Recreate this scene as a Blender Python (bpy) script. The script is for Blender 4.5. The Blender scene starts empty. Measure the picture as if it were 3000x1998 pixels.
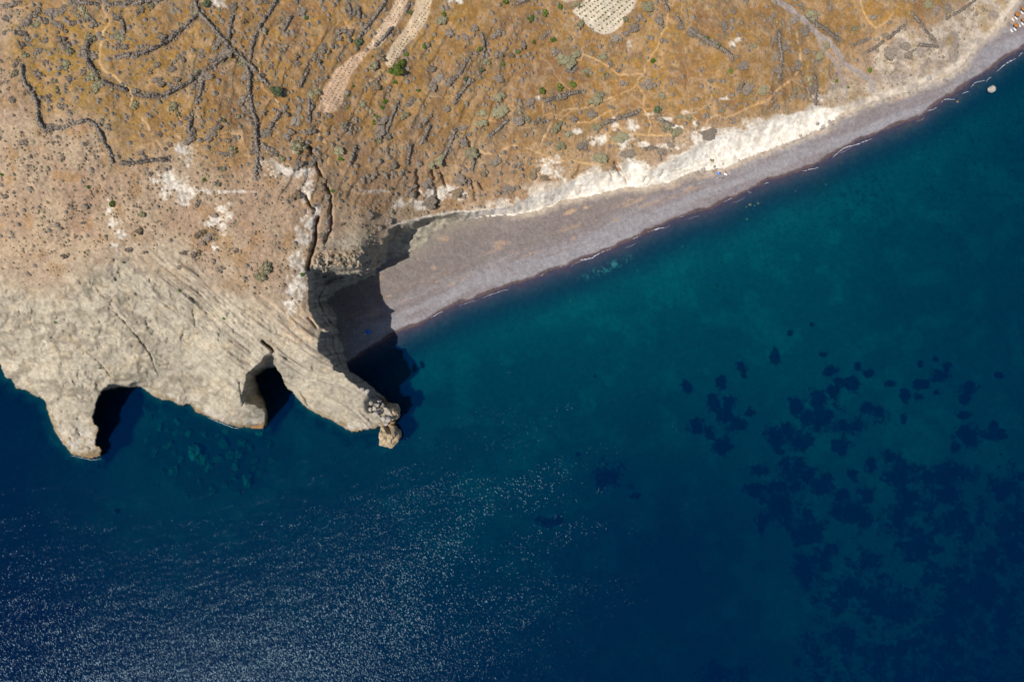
import bpy, math, random
import numpy as np
from mathutils import Vector, Matrix
R = math.radians
rnd = random.Random(7)
S = bpy.context.scene
COL = S.collection

# ------------------------------------------------------------------ camera, sky, sun, exposure
CAM_H, PITCH, FPX = 300.0, R(11.0), 2000.0
cam_d = bpy.data.cameras.new('camera'); cam = bpy.data.objects.new('camera', cam_d); COL.objects.link(cam)
cam.location = (0, 0, CAM_H); cam.rotation_euler = (PITCH, 0, 0)
cam_d.sensor_width = 36; cam_d.lens = 24; cam_d.clip_start = 1; cam_d.clip_end = 20000
S.camera = cam
SUN_EL = R(56.5); SUN_H = Vector((-0.74, -0.67)).normalized()
W = bpy.data.worlds.new('World'); S.world = W; W.use_nodes = True
nt = W.node_tree; sky = nt.nodes.new('ShaderNodeTexSky'); sky.sky_type = 'NISHITA'; sky.sun_disc = False
sky.sun_elevation = SUN_EL; sky.sun_rotation = math.atan2(SUN_H.x, SUN_H.y)
nt.links.new(sky.outputs[0], nt.nodes['Background'].inputs[0]); nt.nodes['Background'].inputs[1].default_value = 0.065
sd = bpy.data.lights.new('sun', 'SUN'); sd.energy = 3.6; sd.angle = R(0.5); sd.color = (1.0, 0.94, 0.86)
sun = bpy.data.objects.new('sun', sd); COL.objects.link(sun)
sv = Vector((SUN_H.x * math.cos(SUN_EL), SUN_H.y * math.cos(SUN_EL), math.sin(SUN_EL)))
sun.rotation_euler = sv.to_track_quat('Z', 'Y').to_euler(); sun.location = (-100, -60, 200)
S.view_settings.view_transform = 'Standard'; S.view_settings.look = 'None'
S.view_settings.exposure = 0.33; S.view_settings.gamma = 1.0

# ------------------------------------------------------------------ geometry of the place: bearing (u, v) and height -> world
def P(u, v, z):
    u = np.asarray(u, float); v = np.asarray(v, float); z = np.asarray(z, float)
    u, v, z = np.broadcast_arrays(u, v, z)
    dx = (u - 1500) / FPX; dy = (999 - v) / FPX
    c, s = math.cos(PITCH), math.sin(PITCH)
    ry = dy * c + s; rz = dy * s - c
    t = (z - CAM_H) / rz
    return np.stack([dx * t, ry * t, z], -1)

# ------------------------------------------------------------------ noise
_T = np.random.RandomState(11).rand(256, 256).astype(np.float32)
def vn(x, y, s=0):
    x = np.asarray(x, np.float32) + s * 17.31; y = np.asarray(y, np.float32) + s * 9.77
    xi = np.floor(x).astype(np.int32); yi = np.floor(y).astype(np.int32); fx = x - xi; fy = y - yi
    fx = fx * fx * (3 - 2 * fx); fy = fy * fy * (3 - 2 * fy)
    a = _T[xi & 255, yi & 255]; b = _T[(xi + 1) & 255, yi & 255]
    c = _T[xi & 255, (yi + 1) & 255]; d = _T[(xi + 1) & 255, (yi + 1) & 255]
    return (a + (b - a) * fx) * (1 - fy) + (c + (d - c) * fx) * fy
def fbm(x, y, o=4, s=0, g=0.5):
    r = 0; a = 1; n = 0
    for k in range(o):
        r = r + a * vn(x * 2 ** k, y * 2 ** k, s + k * 3); n += a; a *= g
    return r / n * 2 - 1
def ridge(x, y, o=4, s=0):
    r = 0; a = 1; n = 0
    for k in range(o):
        r = r + a * (1 - np.abs(2 * vn(x * 2 ** k, y * 2 ** k, s + k * 5) - 1)); n += a; a *= .55
    return r / n
def ss(a, b, x):
    t = np.clip((x - a) / (b - a), 0, 1); return t * t * (3 - 2 * t)

# ------------------------------------------------------------------ polygons
def parr(s): 
    q = [float(t) for t in s.replace(',', ' ').split()]; return np.array(q).reshape(-1, 2)
FOOT_NE = parr("3500,-900 3250,-420 3060,-110 2983,0 2961,29 2936,64 2913,96 2872,121 2840,163 2821,191 2776,223 2728,239 2665,268 2585,290 2531,309 2454,338 2422,373 2346,402 2250,440 2208,454 2170,470 2125,492 2061,499 2026,505 1988,521 1962,534 1930,537 1883,550 1841,547 1771,563 1685,582 1637,588 1618,604 1557,620 1500,630 1410,634 1388,640 1330,650 1292,675 1273,679 1260,694 1231,723 1203,736 1174,752 1133,761 1129,770 1104,787 1098,806 1056,822 1037,835 992,848 980,857 957,883 973,902 986,924 990,984 1004,1009 1010,1041 1017,1070 1026,1088 1052,1105 1077,1121 1100,1143 1122,1159 1138,1178 1157,1185 1167,1194 1167,1217 1157,1242")
SIL_A = parr("1128,1247 1096,1255 1061,1261 1033,1266 998,1247 962,1229 927,1212 905,1198 870,1166 857,1147 841,1137")
CAVE_F = parr("822,1095 808,1076 787,1078 752,1102 756,1125 762,1147 778,1178 785,1210 787,1247")
SIL_B = parr("771,1255 746,1255 724,1254 695,1251 654,1238 606,1219 571,1206 558,1182 539,1189 520,1185 497,1171 475,1174 443,1155 421,1138 411,1133")
BACK_F = parr("392,1136 373,1137 350,1134 333,1142")
SIL_C = parr("300,1145 289,1168 277,1193 272,1222 277,1240 291,1252 285,1279 279,1299 297,1310 298,1321 297,1338 271,1343 236,1337 207,1329 195,1311 175,1289 159,1260 150,1232 139,1200 131,1174 96,1155 73,1139 48,1139 45,1126 32,1107 19,1110 13,1098 0,1066 -60,1010 -300,960 -800,1000 -2600,1150")
OUT = parr("-2600,-2600 3500,-2600")
LAND_FOOT = np.vstack([FOOT_NE, SIL_A, CAVE_F, SIL_B, BACK_F, SIL_C, OUT])
TOP_NE = parr("3470,-900 3225,-430 3040,-120 2965,0 2945,25 2918,60 2895,90 2855,110 2820,150 2800,180 2760,205 2715,222 2655,250 2580,272 2520,292 2454,314 2393,319 2346,328 2298,344 2250,354 2186,379 2138,389 2106,395 2074,408 2017,440 1978,465 1940,485 1908,500 1883,495 1880,483 1838,473 1819,500 1781,502 1723,515 1679,528 1628,553 1564,572 1532,591 1500,604 1440,615 1369,624 1356,621 1308,628 1260,637 1212,647 1165,659 1150,668 1137,672 1140,690 1118,697 1122,715 1106,722 1110,742 1088,752 1094,768 1076,778 1058,783 1021,781 973,781 929,784 915,776 903,790 901,815 905,851 906,911 919,927 927,945 941,959 964,969 941,972 935,991 932,1029 956,1045 978,1070 977,1084 1004,1092 1026,1115 1052,1134 1075,1150 1085,1175 1115,1190 1140,1196 1150,1222")
CAVE_T = parr("830,1110 815,1085 808,1067 806,1044 800,1029 778,1041 758,1067 742,1080 723,1099 715,1137 706,1159 707,1185 742,1185 777,1201 779,1233")
BACK_T = parr("425,1117 392,1120 373,1128 344,1125 322,1126")
LAND_TOP = np.vstack([TOP_NE, SIL_A, CAVE_T, SIL_B, BACK_T, SIL_C, OUT])
WATERLINE = parr("3500,-560 3250,-150 3080,60 3000,141 2967,158 2929,187 2885,218 2853,240 2798,274 2760,290 2741,308 2696,340 2649,360 2604,378 2569,397 2521,411 2492,427 2467,441 2422,463 2378,489 2327,507 2250,530 2157,574 2122,590 2087,612 2029,628 1985,644 1946,661 1895,680 1844,706 1806,725 1755,745 1707,757 1666,779 1621,792 1577,811 1532,827 1500,836 1452,852 1356,888 1276,926 1212,958 1139,989 1100,1012 1060,1042 1017,1070")
BEACH = np.vstack([WATERLINE, parr("990,1060 940,1000 900,900 900,760 1100,700 1500,560 2000,380 2600,220 3000,-100 3400,-950")])
OCHRE = parr("40,-2600 40,180 90,330 120,380 260,340 340,470 480,430 560,500 660,520 760,500 900,470 940,520 960,610 1100,628 1200,610 1500,570 1700,490 2000,400 2250,350 2440,300 2440,200 2560,90 2700,70 2850,-60 2850,-2600")
ROCKP = parr("-2600,760 -100,800 120,830 230,800 420,730 520,770 640,850 760,930 850,900 940,940 1200,1000 1300,1400 -2600,1500")
PALE = parr("2454,324 2425,280 2440,240 2490,262 2570,255 2570,170 2640,90 2700,100 2770,60 2830,20 2900,-200 3300,-800 3480,-900 2983,0 2913,96 2840,163 2776,223 2665,268 2531,309")
V1 = parr("1675,35 1717,0 1790,-70 1890,-60 1865,0 1854,29 1832,51 1822,77 1797,96 1768,102 1736,92 1710,67")
V2 = parr("1232,-60 1287,-60 1267,0 1251,57 1222,105 1187,137 1168,166 1142,201 1126,188 1133,156 1161,115 1196,67 1212,35")
V3 = parr("1180,-60 1225,-60 1196,0 1187,26 1168,64 1142,102 1113,137 1085,145 1069,140 1088,121 1113,77 1139,41 1161,0")
V4 = parr("1085,147 1066,172 1037,207 1015,249 1002,303 986,325 954,335 932,322 941,281 954,249 980,210 1021,172 1056,153")
V5 = parr("1636,0 1640,-60 1700,-60 1692,2 1660,10")
ROAD = [(parr("2200,-60 2269,0 2314,26 2355,61 2393,99 2429,124 2457,159 2467,185 2505,207 2553,236 2556,265"), 8.5),
        (parr("2393,105 2406,137 2435,169 2454,198 2470,236 2480,271"), 4.5)]
PATHS = [(parr(a), w) for a, w in [
 ("296,-60 300,0 301,29 316,51 319,70 303,92 297,128 292,159 293,188 306,210 335,223 357,246 379,262 389,281 383,313 408,344 431,364 443,392 462,418 478,440", 2.6),
 ("941,354 935,399 922,424", 1.8), ("935,399 954,421 962,453 962,491", 1.8),
 ("1365,424 1388,430 1420,451 1445,451 1468,459 1477,440 1500,427 1541,432 1586,451 1608,462 1640,472 1679,472 1717,480 1765,482 1777,446 1781,392 1797,378 1819,376 1838,389 1883,397 1946,397 1975,395", 2.4),
 ("1956,41 1953,80 1937,105 1927,140 1905,169 1889,191 1889,217 1867,236 1870,255 1889,281 1883,316 1899,344 1908,373 1899,395", 1.9),
 ("1707,159 1755,179 1787,198 1812,220 1857,218 1889,217", 1.8),
 ("1867,242 1851,261 1803,281 1723,316 1653,322 1621,344 1608,379 1586,418 1580,450", 1.6),
 ("2333,80 2336,121 2346,159 2346,204 2314,236 2282,261 2250,293 2202,312 2154,335 2122,346 2096,338 2074,351 2068,364 2075,395", 2.3),
 ("2521,-60 2521,0 2527,32 2547,67 2566,83 2598,64 2617,35", 2.6),
 ("1608,462 1580,500 1560,540", 1.8), ("1621,344 1670,360 1730,358 1760,340 1800,318", 1.4),
 ("2094,300 2092,330 2096,338", 1.6), ("0,25 60,25 110,10", 1.2), ("1060,260 1100,225 1128,205", 1.4), ("750,160 770,260 815,300 812,360 800,400", 1.5)]]
WHITE = [(510,545,44,36),(480,528,40,10),(545,570,40,26),(600,560,60,8),(690,562,50,5),(655,610,22,16),(668,634,12,22),(655,668,12,24),(628,730,10,22),(625,650,30,14),(539,440,24,28),
 (552,470,16,14),(480,515,26,14),(855,506,56,20),(790,478,30,20),(815,500,40,22),(860,425,7,22),(900,560,16,30),(931,620,13,16),(905,650,24,30),(885,700,26,40),(872,770,22,50),(862,850,22,40),(850,900,16,22),(880,820,16,50),
 (1840,135,9,13),(1838,128,10,7),(2157,119,18,6),(2143,128,8,12),(2119,288,16,7),(1573,290,10,7),(640,9,26,16),(1336,5,20,8),(2068,385,18,16),(2060,405,26,20),(2035,365,8,16),(1850,372,16,16),(1800,365,10,14),(1690,385,12,8),(1760,410,34,14),(1950,350,30,6),(1985,372,24,5),(1910,335,20,5),(2010,330,20,7),(1620,470,30,12),(1610,500,30,20),(1830,420,20,34),(1960,430,50,9),(1885,425,26,8),(2400,285,30,16),(320,610,8,26),(335,655,20,14),(350,688,14,16),(340,720,20,12),(1300,565,60,20),(1220,600,60,16),(1100,560,30,5),(2042,395,20,14)]
FISS = [(parr(a), w, d) for a, w, d in [
 ("906,430 922,462 933,497 951,532 967,564 970,596 967,628 973,656 964,685 954,710", 3.6, 2.4),
 ("932,637 924,666 927,691 919,723 908,758 903,790", 4.5, 4.5), ("896,576 905,600 922,614", 3.5, 3),
 ("1222,500 1224,540 1222,580", 4, 2.2), ("1276,554 1278,580 1277,605", 4.5, 2.5), ("1266,500 1272,526", 3.5, 2), ("1292,510 1308,548", 3, 2),
 ("1378,525 1388,551", 3, 2), ("1391,567 1392,586", 4, 2), ("1800,476 1819,508 1830,520 1841,537", 4, 3), ("1784,502 1795,520", 4, 2.5), ("1402,535 1416,556", 3, 2),
 ("319,900 360,938 408,992 440,1037 456,1079 467,1104", 2.4, .9), ("245,1025 270,1043 292,1062 326,1102", 2.2, .9), ("565,905 570,935 575,960", 2.2, .8),
 ("1944,500 1936,520", 3, 2), ("1895,520 1888,532", 3, 2), ("880,1150 892,1165 903,1182", 4, 2), ("918,1076 930,1090", 5, 2),
 ("530,1113 540,1135 546,1170", 1.8, .8), ("700,1120 707,1160 712,1190", 2.4, 1.4), ("770,1000 790,1015 802,1030", 4, 4),
 ("905,933 918,946 928,960", 3, 1.5), ("640,1135 690,1146 700,1165", 2, .9), ("1700,490 1690,510 1680,520",3,2), ("1940,510 1990,500 2016,490",2,.8)]]
HCP = parr("""0,0 750,0 1500,0 2250,0 2700,50 0,500 750,450 900,600 903,780 906,900 945,965 932,1029 1026,1115 1080,1172 1135,1212
 700,800 500,700 300,700 0,800 0,1050 130,1174 160,1260 280,1335 285,1250 290,1168 322,1126 420,1120 475,1174 560,1182 606,1215 724,1250 779,1235 742,1185 707,1185
 706,1159 723,1099 778,1041 806,1044 822,1095 841,1137 905,1198 962,1229 1033,1266 1128,1245 600,1100 500,1000 400,1080 200,1100 300,1000
 1129,679 1098,783 1260,637 1369,624 1500,604 1700,520 1838,473 2010,432 2106,395 2250,354 2454,314 2553,236 2665,240 2850,100 1500,350 1200,400 1800,250 2150,200 1000,300 2454,159
 1000,700 1060,690 973,783 1050,740 -600,900 -1500,500 -1500,-1500 1500,-2000 3300,-1500 3000,-300""")
HCZ = np.array([78,68,44,26,14,74,58,50,43,42,41,42,33,24,12, 50,56,60,52,20,12,8,3,9,15,19,17,7,6,5,3,4,20,22,
 27,33,38,38,30,17,10,8,4,6,27,38,28,26,38, 27,27,17,13,12,13,13,15,15,14,6,6,4,3.5,28,38,25,25,52,13, 40,36,38,35,30,75,120,90,60,4.])

# ------------------------------------------------------------------ grid
def axis(lo, a, b, hi, st):
    f = list(np.arange(a, b + .1, st)); l = []; x = a; d = st
    while x > lo: d *= 1.12; x -= d; l.append(x)
    r = []; x = f[-1]; d = st
    while x < hi: d *= 1.12; x += d; r.append(x)
    return np.array(l[::-1] + f + r)
ST = 3.0
U1 = axis(-2500, -60, 3060, 6500, ST); V1A = axis(-2400, -60, 2058, 5200, ST)
U, V = np.meshgrid(U1, V1A); NV, NU = U.shape
def inside(poly, U, V):
    r = np.zeros(U.shape, bool); n = len(poly)
    for i in range(n):
        x0, y0 = poly[i]; x1, y1 = poly[(i + 1) % n]
        if y0 == y1: continue
        lo, hi = min(y0, y1), max(y0, y1)
        m = (V >= lo) & (V < hi)
        if not m.any(): continue
        xx = x0 + (V[m] - y0) * (x1 - x0) / (y1 - y0)
        r[m] ^= (U[m] < xx)
    return r
def pdist(pl, U, V, closed=False, pad=None):
    D = np.full(U.shape, 1e9, np.float32)
    if pad is not None:
        x0, y0 = pl.min(0) - pad; x1, y1 = pl.max(0) + pad
        ui = np.searchsorted(U1, [x0, x1]); vi = np.searchsorted(V1A, [y0, y1])
        sl = (slice(vi[0], vi[1]), slice(ui[0], ui[1]))
        if U[sl].size == 0: return D
        D[sl] = pdist(pl, U[sl], V[sl], closed); return D
    n = len(pl)
    D = np.full(U.shape, 1e18, np.float32)
    for i in range(n if closed else n - 1):
        a = pl[i]; b = pl[(i + 1) % n]; d = b - a; L = d @ d + 1e-9
        px = U - a[0]; py = V - a[1]; t = np.clip((px * d[0] + py * d[1]) / L, 0, 1)
        px -= t * d[0]; py -= t * d[1]; np.minimum(D, px * px + py * py, out=D, casting='unsafe')
    return np.sqrt(D)
def sdf(poly, U, V):
    d = pdist(poly, U, V, True); return np.where(inside(poly, U, V), d, -d)
U = U.astype(np.float32); V = V.astype(np.float32)
# jagged coast and cliff lines
JU = U + 4 * fbm(U / 14, V / 14, 3, 1); JV = V + 4 * fbm(U / 14, V / 14, 3, 2)
dF = sdf(LAND_FOOT, JU, JV); dT = sdf(LAND_TOP, JU, JV)
WU = U + 9 * fbm(U / 60, V / 60, 4, 3, .62); WV = V + 8 * fbm(U / 60, V / 60, 4, 4, .62)
dB = sdf(BEACH, WU, WV)
land = dF > 0; top = (dT > 0) & land; face = land & ~top; beach = (~land) & (dB > 0); sea = ~land & ~beach
# smooth land surface through surveyed heights
def rbf(pts, z, U, V, c=160.):
    D = np.hypot(pts[:, None, 0] - pts[None, :, 0], pts[:, None, 1] - pts[None, :, 1])
    n = len(pts); A = np.zeros((n + 1, n + 1)); A[:n, :n] = np.sqrt(D * D + c * c) - 0 * np.eye(n); A[:n, n] = 1; A[n, :n] = 1
    w = np.linalg.solve(A + 1e-6 * np.eye(n + 1), np.append(z, 0))
    r = np.full(U.shape, w[n], np.float32)
    for i in range(n): r += w[i] * np.sqrt((U - pts[i, 0]) ** 2 + (V - pts[i, 1]) ** 2 + c * c)
    return r
TM = ss(700, 800, U + 40 * fbm(U / 60, V / 60, 2, 90)) * ss(1640, 1480, U) * ss(40, 100, V) * ss(640, 560, V)
TM2 = ss(2215, 2250, U) * ss(2460, 2420, U) * ss(40, 90, V) * ss(330, 290, V); TM3 = ss(520, 560, U) * ss(760, 720, U) * ss(60, 120, V) * ss(460, 400, V) * .6
TT = np.where(U > 2000, U + .05 * V, np.where(U < 760, U + .1 * V, U + .52 * V)) + 26 * fbm(U / 120, V / 120, 3, 91) + 5 * fbm(U / 14, V / 14, 2, 92)
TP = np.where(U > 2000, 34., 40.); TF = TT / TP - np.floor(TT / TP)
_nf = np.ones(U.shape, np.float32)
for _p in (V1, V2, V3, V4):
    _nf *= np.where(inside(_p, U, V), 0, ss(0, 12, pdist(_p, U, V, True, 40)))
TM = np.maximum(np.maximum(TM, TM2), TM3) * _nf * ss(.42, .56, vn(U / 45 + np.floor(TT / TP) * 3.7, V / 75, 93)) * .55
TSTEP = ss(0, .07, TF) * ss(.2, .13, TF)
HT = np.clip(rbf(HCP, HCZ, U, V, 30.), 2.5, 130)
HT = HT - 9 * np.exp(-((U - 1108) / 30) ** 2 - ((V - 752) / 38) ** 2)
mRock = ss(-100, 90, sdf(ROCKP, U, V) + 70 * fbm(U / 130, V / 130, 4, 5)) 
mOch = ss(-45, 45, sdf(OCHRE, U, V) + 60 * fbm(U / 110, V / 110, 4, 6)) * (1 - mRock)
mPale = ss(-30, 18, sdf(PALE, U, V) + 26 * fbm(U / 34, V / 34, 4, 7))
# bedding direction of the headland: runs down to the point
ang = 0.66 + 0.16 * fbm(U / 420, V / 420, 2, 8) + 0.35 * ss(500, 100, U)
ca, sa = np.cos(ang), np.sin(ang); A_ = (U - 700) * ca + (V - 1000) * sa; B_ = -(U - 700) * sa + (V - 1000) * ca
wob = 7 * fbm(U / 150, V / 150, 3, 9)
beds = fbm(A_ / 170, (B_ + wob) / 7.5, 4, 10); beds2 = fbm(A_ / 90, (B_ + wob * 1.5) / 22, 3, 11)
zone = ss(350, 500, U) * ss(-210, -150, B_) * ss(150, 40, B_ - .25 * np.maximum(A_, 0)) * (.35 + .65 * ss(-.3, .2, fbm(A_ / 130, B_ / 45, 3, 12)))            # where beds show as stripes
swirl = ridge((U + 22 * fbm(U / 40, V / 40, 3, 13)) / 55, (V + 22 * fbm(U / 40, V / 40, 3, 14)) / 38, 3, 15)
fract = ridge((U + 8 * fbm(U / 20, V / 20, 2, 94)) / 34, (V + 8 * fbm(U / 20, V / 20, 2, 95)) / 34, 3, 96)
rockH = -.7 * ss(.84, .95, fract) + zone * (np.abs(beds) * 1.3 + beds2 * 1.5) + (1 - zone) * ((swirl - .6) * 2.2 + beds2 * .4) + 1.0 * fbm(U / 60, V / 60, 4, 16) + .35 * fbm(U / 9, V / 9, 3, 60)
softH = 1.4 * fbm(U / 160, V / 160, 3, 17) + 0.5 * fbm(U / 30, V / 30, 3, 18) + .14 * fbm(U / 8, V / 8, 3, 19)
rough = np.exp(-(((U - 1050) / 130) ** 2 + ((V - 765) / 38) ** 2)) + .45 * np.exp(-(((U - 1190) / 90) ** 2 + ((V - 705) / 45) ** 2)) + .7 * np.exp(-(((U - 945) / 25) ** 2 + ((V - 800) / 50) ** 2)) + np.exp(-(((U - 1110) / 30) ** 2 + ((V - 1195) / 28) ** 2))
rough = np.clip(rough * ss(.15, .8, rough), 0, 1)
crag = ridge((U + 5 * fbm(U / 12, V / 12, 2, 20)) / 13, (V + 5 * fbm(U / 12, V / 12, 2, 21)) / 10, 3, 22) - .62
edge = ss(0, 26, np.minimum(dT, 60))
GREY = np.exp(-(((U - 1030) / 95) ** 2 + ((V - 718) / 36) ** 2) ** 1.5)
H = HT + TM * (1 - GREY) * (ss(0, .9, TF) * .7 - .7 * ss(.93, 1.0, TF)) * 1.3 + (rockH * mRock + softH * (1 - mRock)) * (.35 + .65 * edge) + crag * rough * 5.5
H = np.maximum(H, 1.2)
# cliff faces between top edge and foot
t = np.clip(dF / (dF + np.maximum(-dT, 0) + 1e-3), 0, 1)
whiteside = ss(1330, 1420, U)
foot = 2.6
tt = t + (.045 + .015 * (U > 925)) * np.sin(t * 23 + 3 * fbm(U / 50, V / 50, 2, 23)) * (1 - t) * t * 4 * (1 - whiteside)
tal = ss(1112, 1140, U) * ss(1345, 1290, U)
prof = (1 - tal) * np.clip(tt, 0, 1) + tal * (.36 * t + .64 * ss(.66, .98, t + .12 * fbm(U / 18, V / 18, 2, 98)))
fh = foot + (HT - foot) * prof
fh += (1 - whiteside) * (2.2 * fbm(U / 26, V / 12, 4, 24)) * (t * (1 - t) * 4) + whiteside * .8 * (ridge((U * .9 + V * .3) / 26, (V - U * .4) / 120, 3, 25) - .62) * (t * (1 - t) * 4)
fh += crag * rough * 4.5 * ss(0, .25, t)
cove = (V > 1075) & (U < 900)
fh = np.where(cove, -1.5 + (HT + 1.5) * t, fh)
H = np.where(face, fh, H)
H = H - np.where(land, 8 * np.exp(-(((U - 1100) / 27) ** 2 + ((V - 1184) / 25) ** 2) ** 2), 0)
for pl, w, d in FISS:
    D = pdist(pl, JU, JV, pad=40); H = H - np.where(land, d * np.exp(-(D / w) ** 2), 0)
# low ledges at the sea on the headland toes and the tan rock platform
# beach
dW = pdist(WATERLINE, WU, WV)
bh = 0.03 + 2.6 * (1 - np.exp(-dW / 75)) + .10 * np.sin(dW / 13 + 1.5 * fbm(U / 150, V / 60, 2, 26)) * ss(8, 40, dW) * ss(150, 60, dW) + .06 * fbm(U / 12, V / 12, 3, 27) + .25 * fbm(U / 90, V / 40, 2, 28)
bh += 1.2 * ss(36, 0, -dF) * ss(1300, 1500, U) * (.5 + .5 * fbm(U / 25, V / 25, 3, 29))
H = np.where(beach, np.maximum(bh, .02), H)
# sea bed
DCP = parr("1400,1000 1800,900 2400,700 2900,500 1300,1300 1700,1250 2200,1200 2900,1200 2700,850 1500,1550 2500,1900 1000,1800 100,1700 520,1350 60,1250 870,1350 1200,1150 1250,1050 2000,1600 5000,3000 1500,4500 -2000,3000 -1500,1500 4500,0")
DCZ = np.array([7.2,6.4,6.2,7.2,9.5,9,8.6,9,8,10.5,10.5,13,15,8.5,14.5,10.5,8.6,7.6,13.5,30,40,40,30,20])
DF = np.clip(rbf(DCP, DCZ, U, V, 120.), 4, 45)
dHard = pdist(np.vstack([SIL_A, CAVE_F, SIL_B, BACK_F, SIL_C]), JU, JV)
kx = np.minimum(1 - np.exp(-(dW / 95) ** 1.4), 1); kh = 1 - .85 * np.exp(-dHard / 7)
dep = DF * kx * kh + .10 + .5 * fbm(U / 120, V / 120, 3, 30) * ss(30, 160, dW) + .25 * fbm(U / 20, V / 20, 3, 31) * ss(60, 200, dW)
dep = np.where(dHard < 60, np.minimum(dep, 2.6 + dHard * .25 + 3 * ss(8, 60, dHard) * (1 + fbm(U / 30, V / 30, 3, 32))), dep)
dep = np.maximum(dep, .06)
H = np.where(sea, -dep, H)
# seagrass meadows
SG = """2012,1134,18,18 2110,1122,18,18 2173,1075,18,16 2180,1101,8,8 2269,1045,15,22 2315,976,9,7 2379,951,8,6 2410,1039,12,7 2438,1087,26,15 2512,1071,13,14 2456,1115,17,10 2496,1120,24,28 2543,1094,18,12 2607,1123,19,11 2697,1068,9,11 2753,1101,30,17 2770,1073,14,13 2741,1054,9,8 2697,1127,24,14 2692,1162,15,14 2650,1157,15,22 2741,1150,10,9 2840,1136,23,20 2828,1171,16,16 2926,1101,16,10 2821,1218,28,16
2087,1180,22,22 2138,1176,27,24 2040,1246,22,22 2120,1218,20,26 2162,1246,28,22 2073,1269,24,20 2120,1311,30,22 2194,1208,15,15 2330,1194,28,26 2396,1171,34,28 2438,1143,20,22 2414,1222,42,36 2368,1227,26,30 2274,1274,32,36 2307,1255,24,36 2349,1297,30,36 2335,1367,30,36 2288,1325,18,12 2368,1390,24,24 2489,1250,38,26 2463,1306,28,30 2540,1199,22,18 2573,1213,30,22 2646,1227,11,16 2830,1264,34,30 2844,1297,24,28 2798,1311,18,18 2910,1260,14,28 2914,1274,34,14 2498,1393,16,18 2554,1367,20,28
2414,1414,36,28 2227,1381,36,16 2208,1437,28,24 2288,1428,50,30 2297,1484,56,40 2368,1545,40,55 2470,1447,22,20 2452,1494,28,26 2508,1512,46,36 2540,1456,30,26 2625,1405,48,34 2650,1450,40,30 2634,1508,52,46 2671,1554,36,34 2741,1395,46,32 2812,1391,50,34 2765,1461,60,44 2812,1531,84,52 2952,1428,46,46 2975,1531,60,60 2460,1733,60,55 2612,1784,84,60 2740,1695,48,50 2867,1720,70,60 2842,1873,130,80 2625,1912,90,60 2969,1593,40,50 2383,1567,40,60 2357,1670,30,40 2115,1975,50,30 1790,1395,46,34 1861,1453,18,11 1695,1332,11,8 1612,1528,40,14 76,1822,95,52 2536,1644,55,30 1740,1102,7,7 2560,1750,90,50 2700,1600,60,40 2900,1640,90,40 2760,1980,200,60 2470,1870,50,40 2950,1800,80,90 2800,1800,90,70 2410,1640,50,50 345,1495,8,9 2932,1330,8,8 2610,1338,40,14 2300,1375,30,50 2230,1540,10,30"""
sgf = np.full(U.shape, -9, np.float32)
for q in SG.split():
    x, y, a, b = map(float, q.split(',')); 
    i0, i1 = np.searchsorted(U1, [x - 2.2 * a, x + 2.2 * a]); j0, j1 = np.searchsorted(V1A, [y - 2.2 * b, y + 2.2 * b]); sl = (slice(j0, j1), slice(i0, i1))
    f = 1 - np.hypot((U[sl] - x) / a, (V[sl] - y) / b); sgf[sl] = np.maximum(sgf[sl], f * min(1.6, 26 / a) if a > 26 else f)
sgf = sgf * .72 + .56 * fbm(U / 30, V / 30, 4, 33, .6) + .34 * fbm(U / 8, V / 8, 3, 34) + .05
outer = sea & ((V > 2000) | (U > 3000)) & (U > 2100); sgf = np.where(outer & (sgf < -2), .9 * fbm(U / 150, V / 150, 4, 35) - .1 - .9 * ss(500, 0, np.maximum(U - 3000, V - 2000)), sgf)
mSG = ss(-.16, .26, sgf + .12 * fbm(U / 5, V / 5, 2, 97)) * sea
H = np.where(sea, H + .35 * mSG, H)
H = H.astype(np.float64)
XYZ = P(U, V, H)

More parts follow.
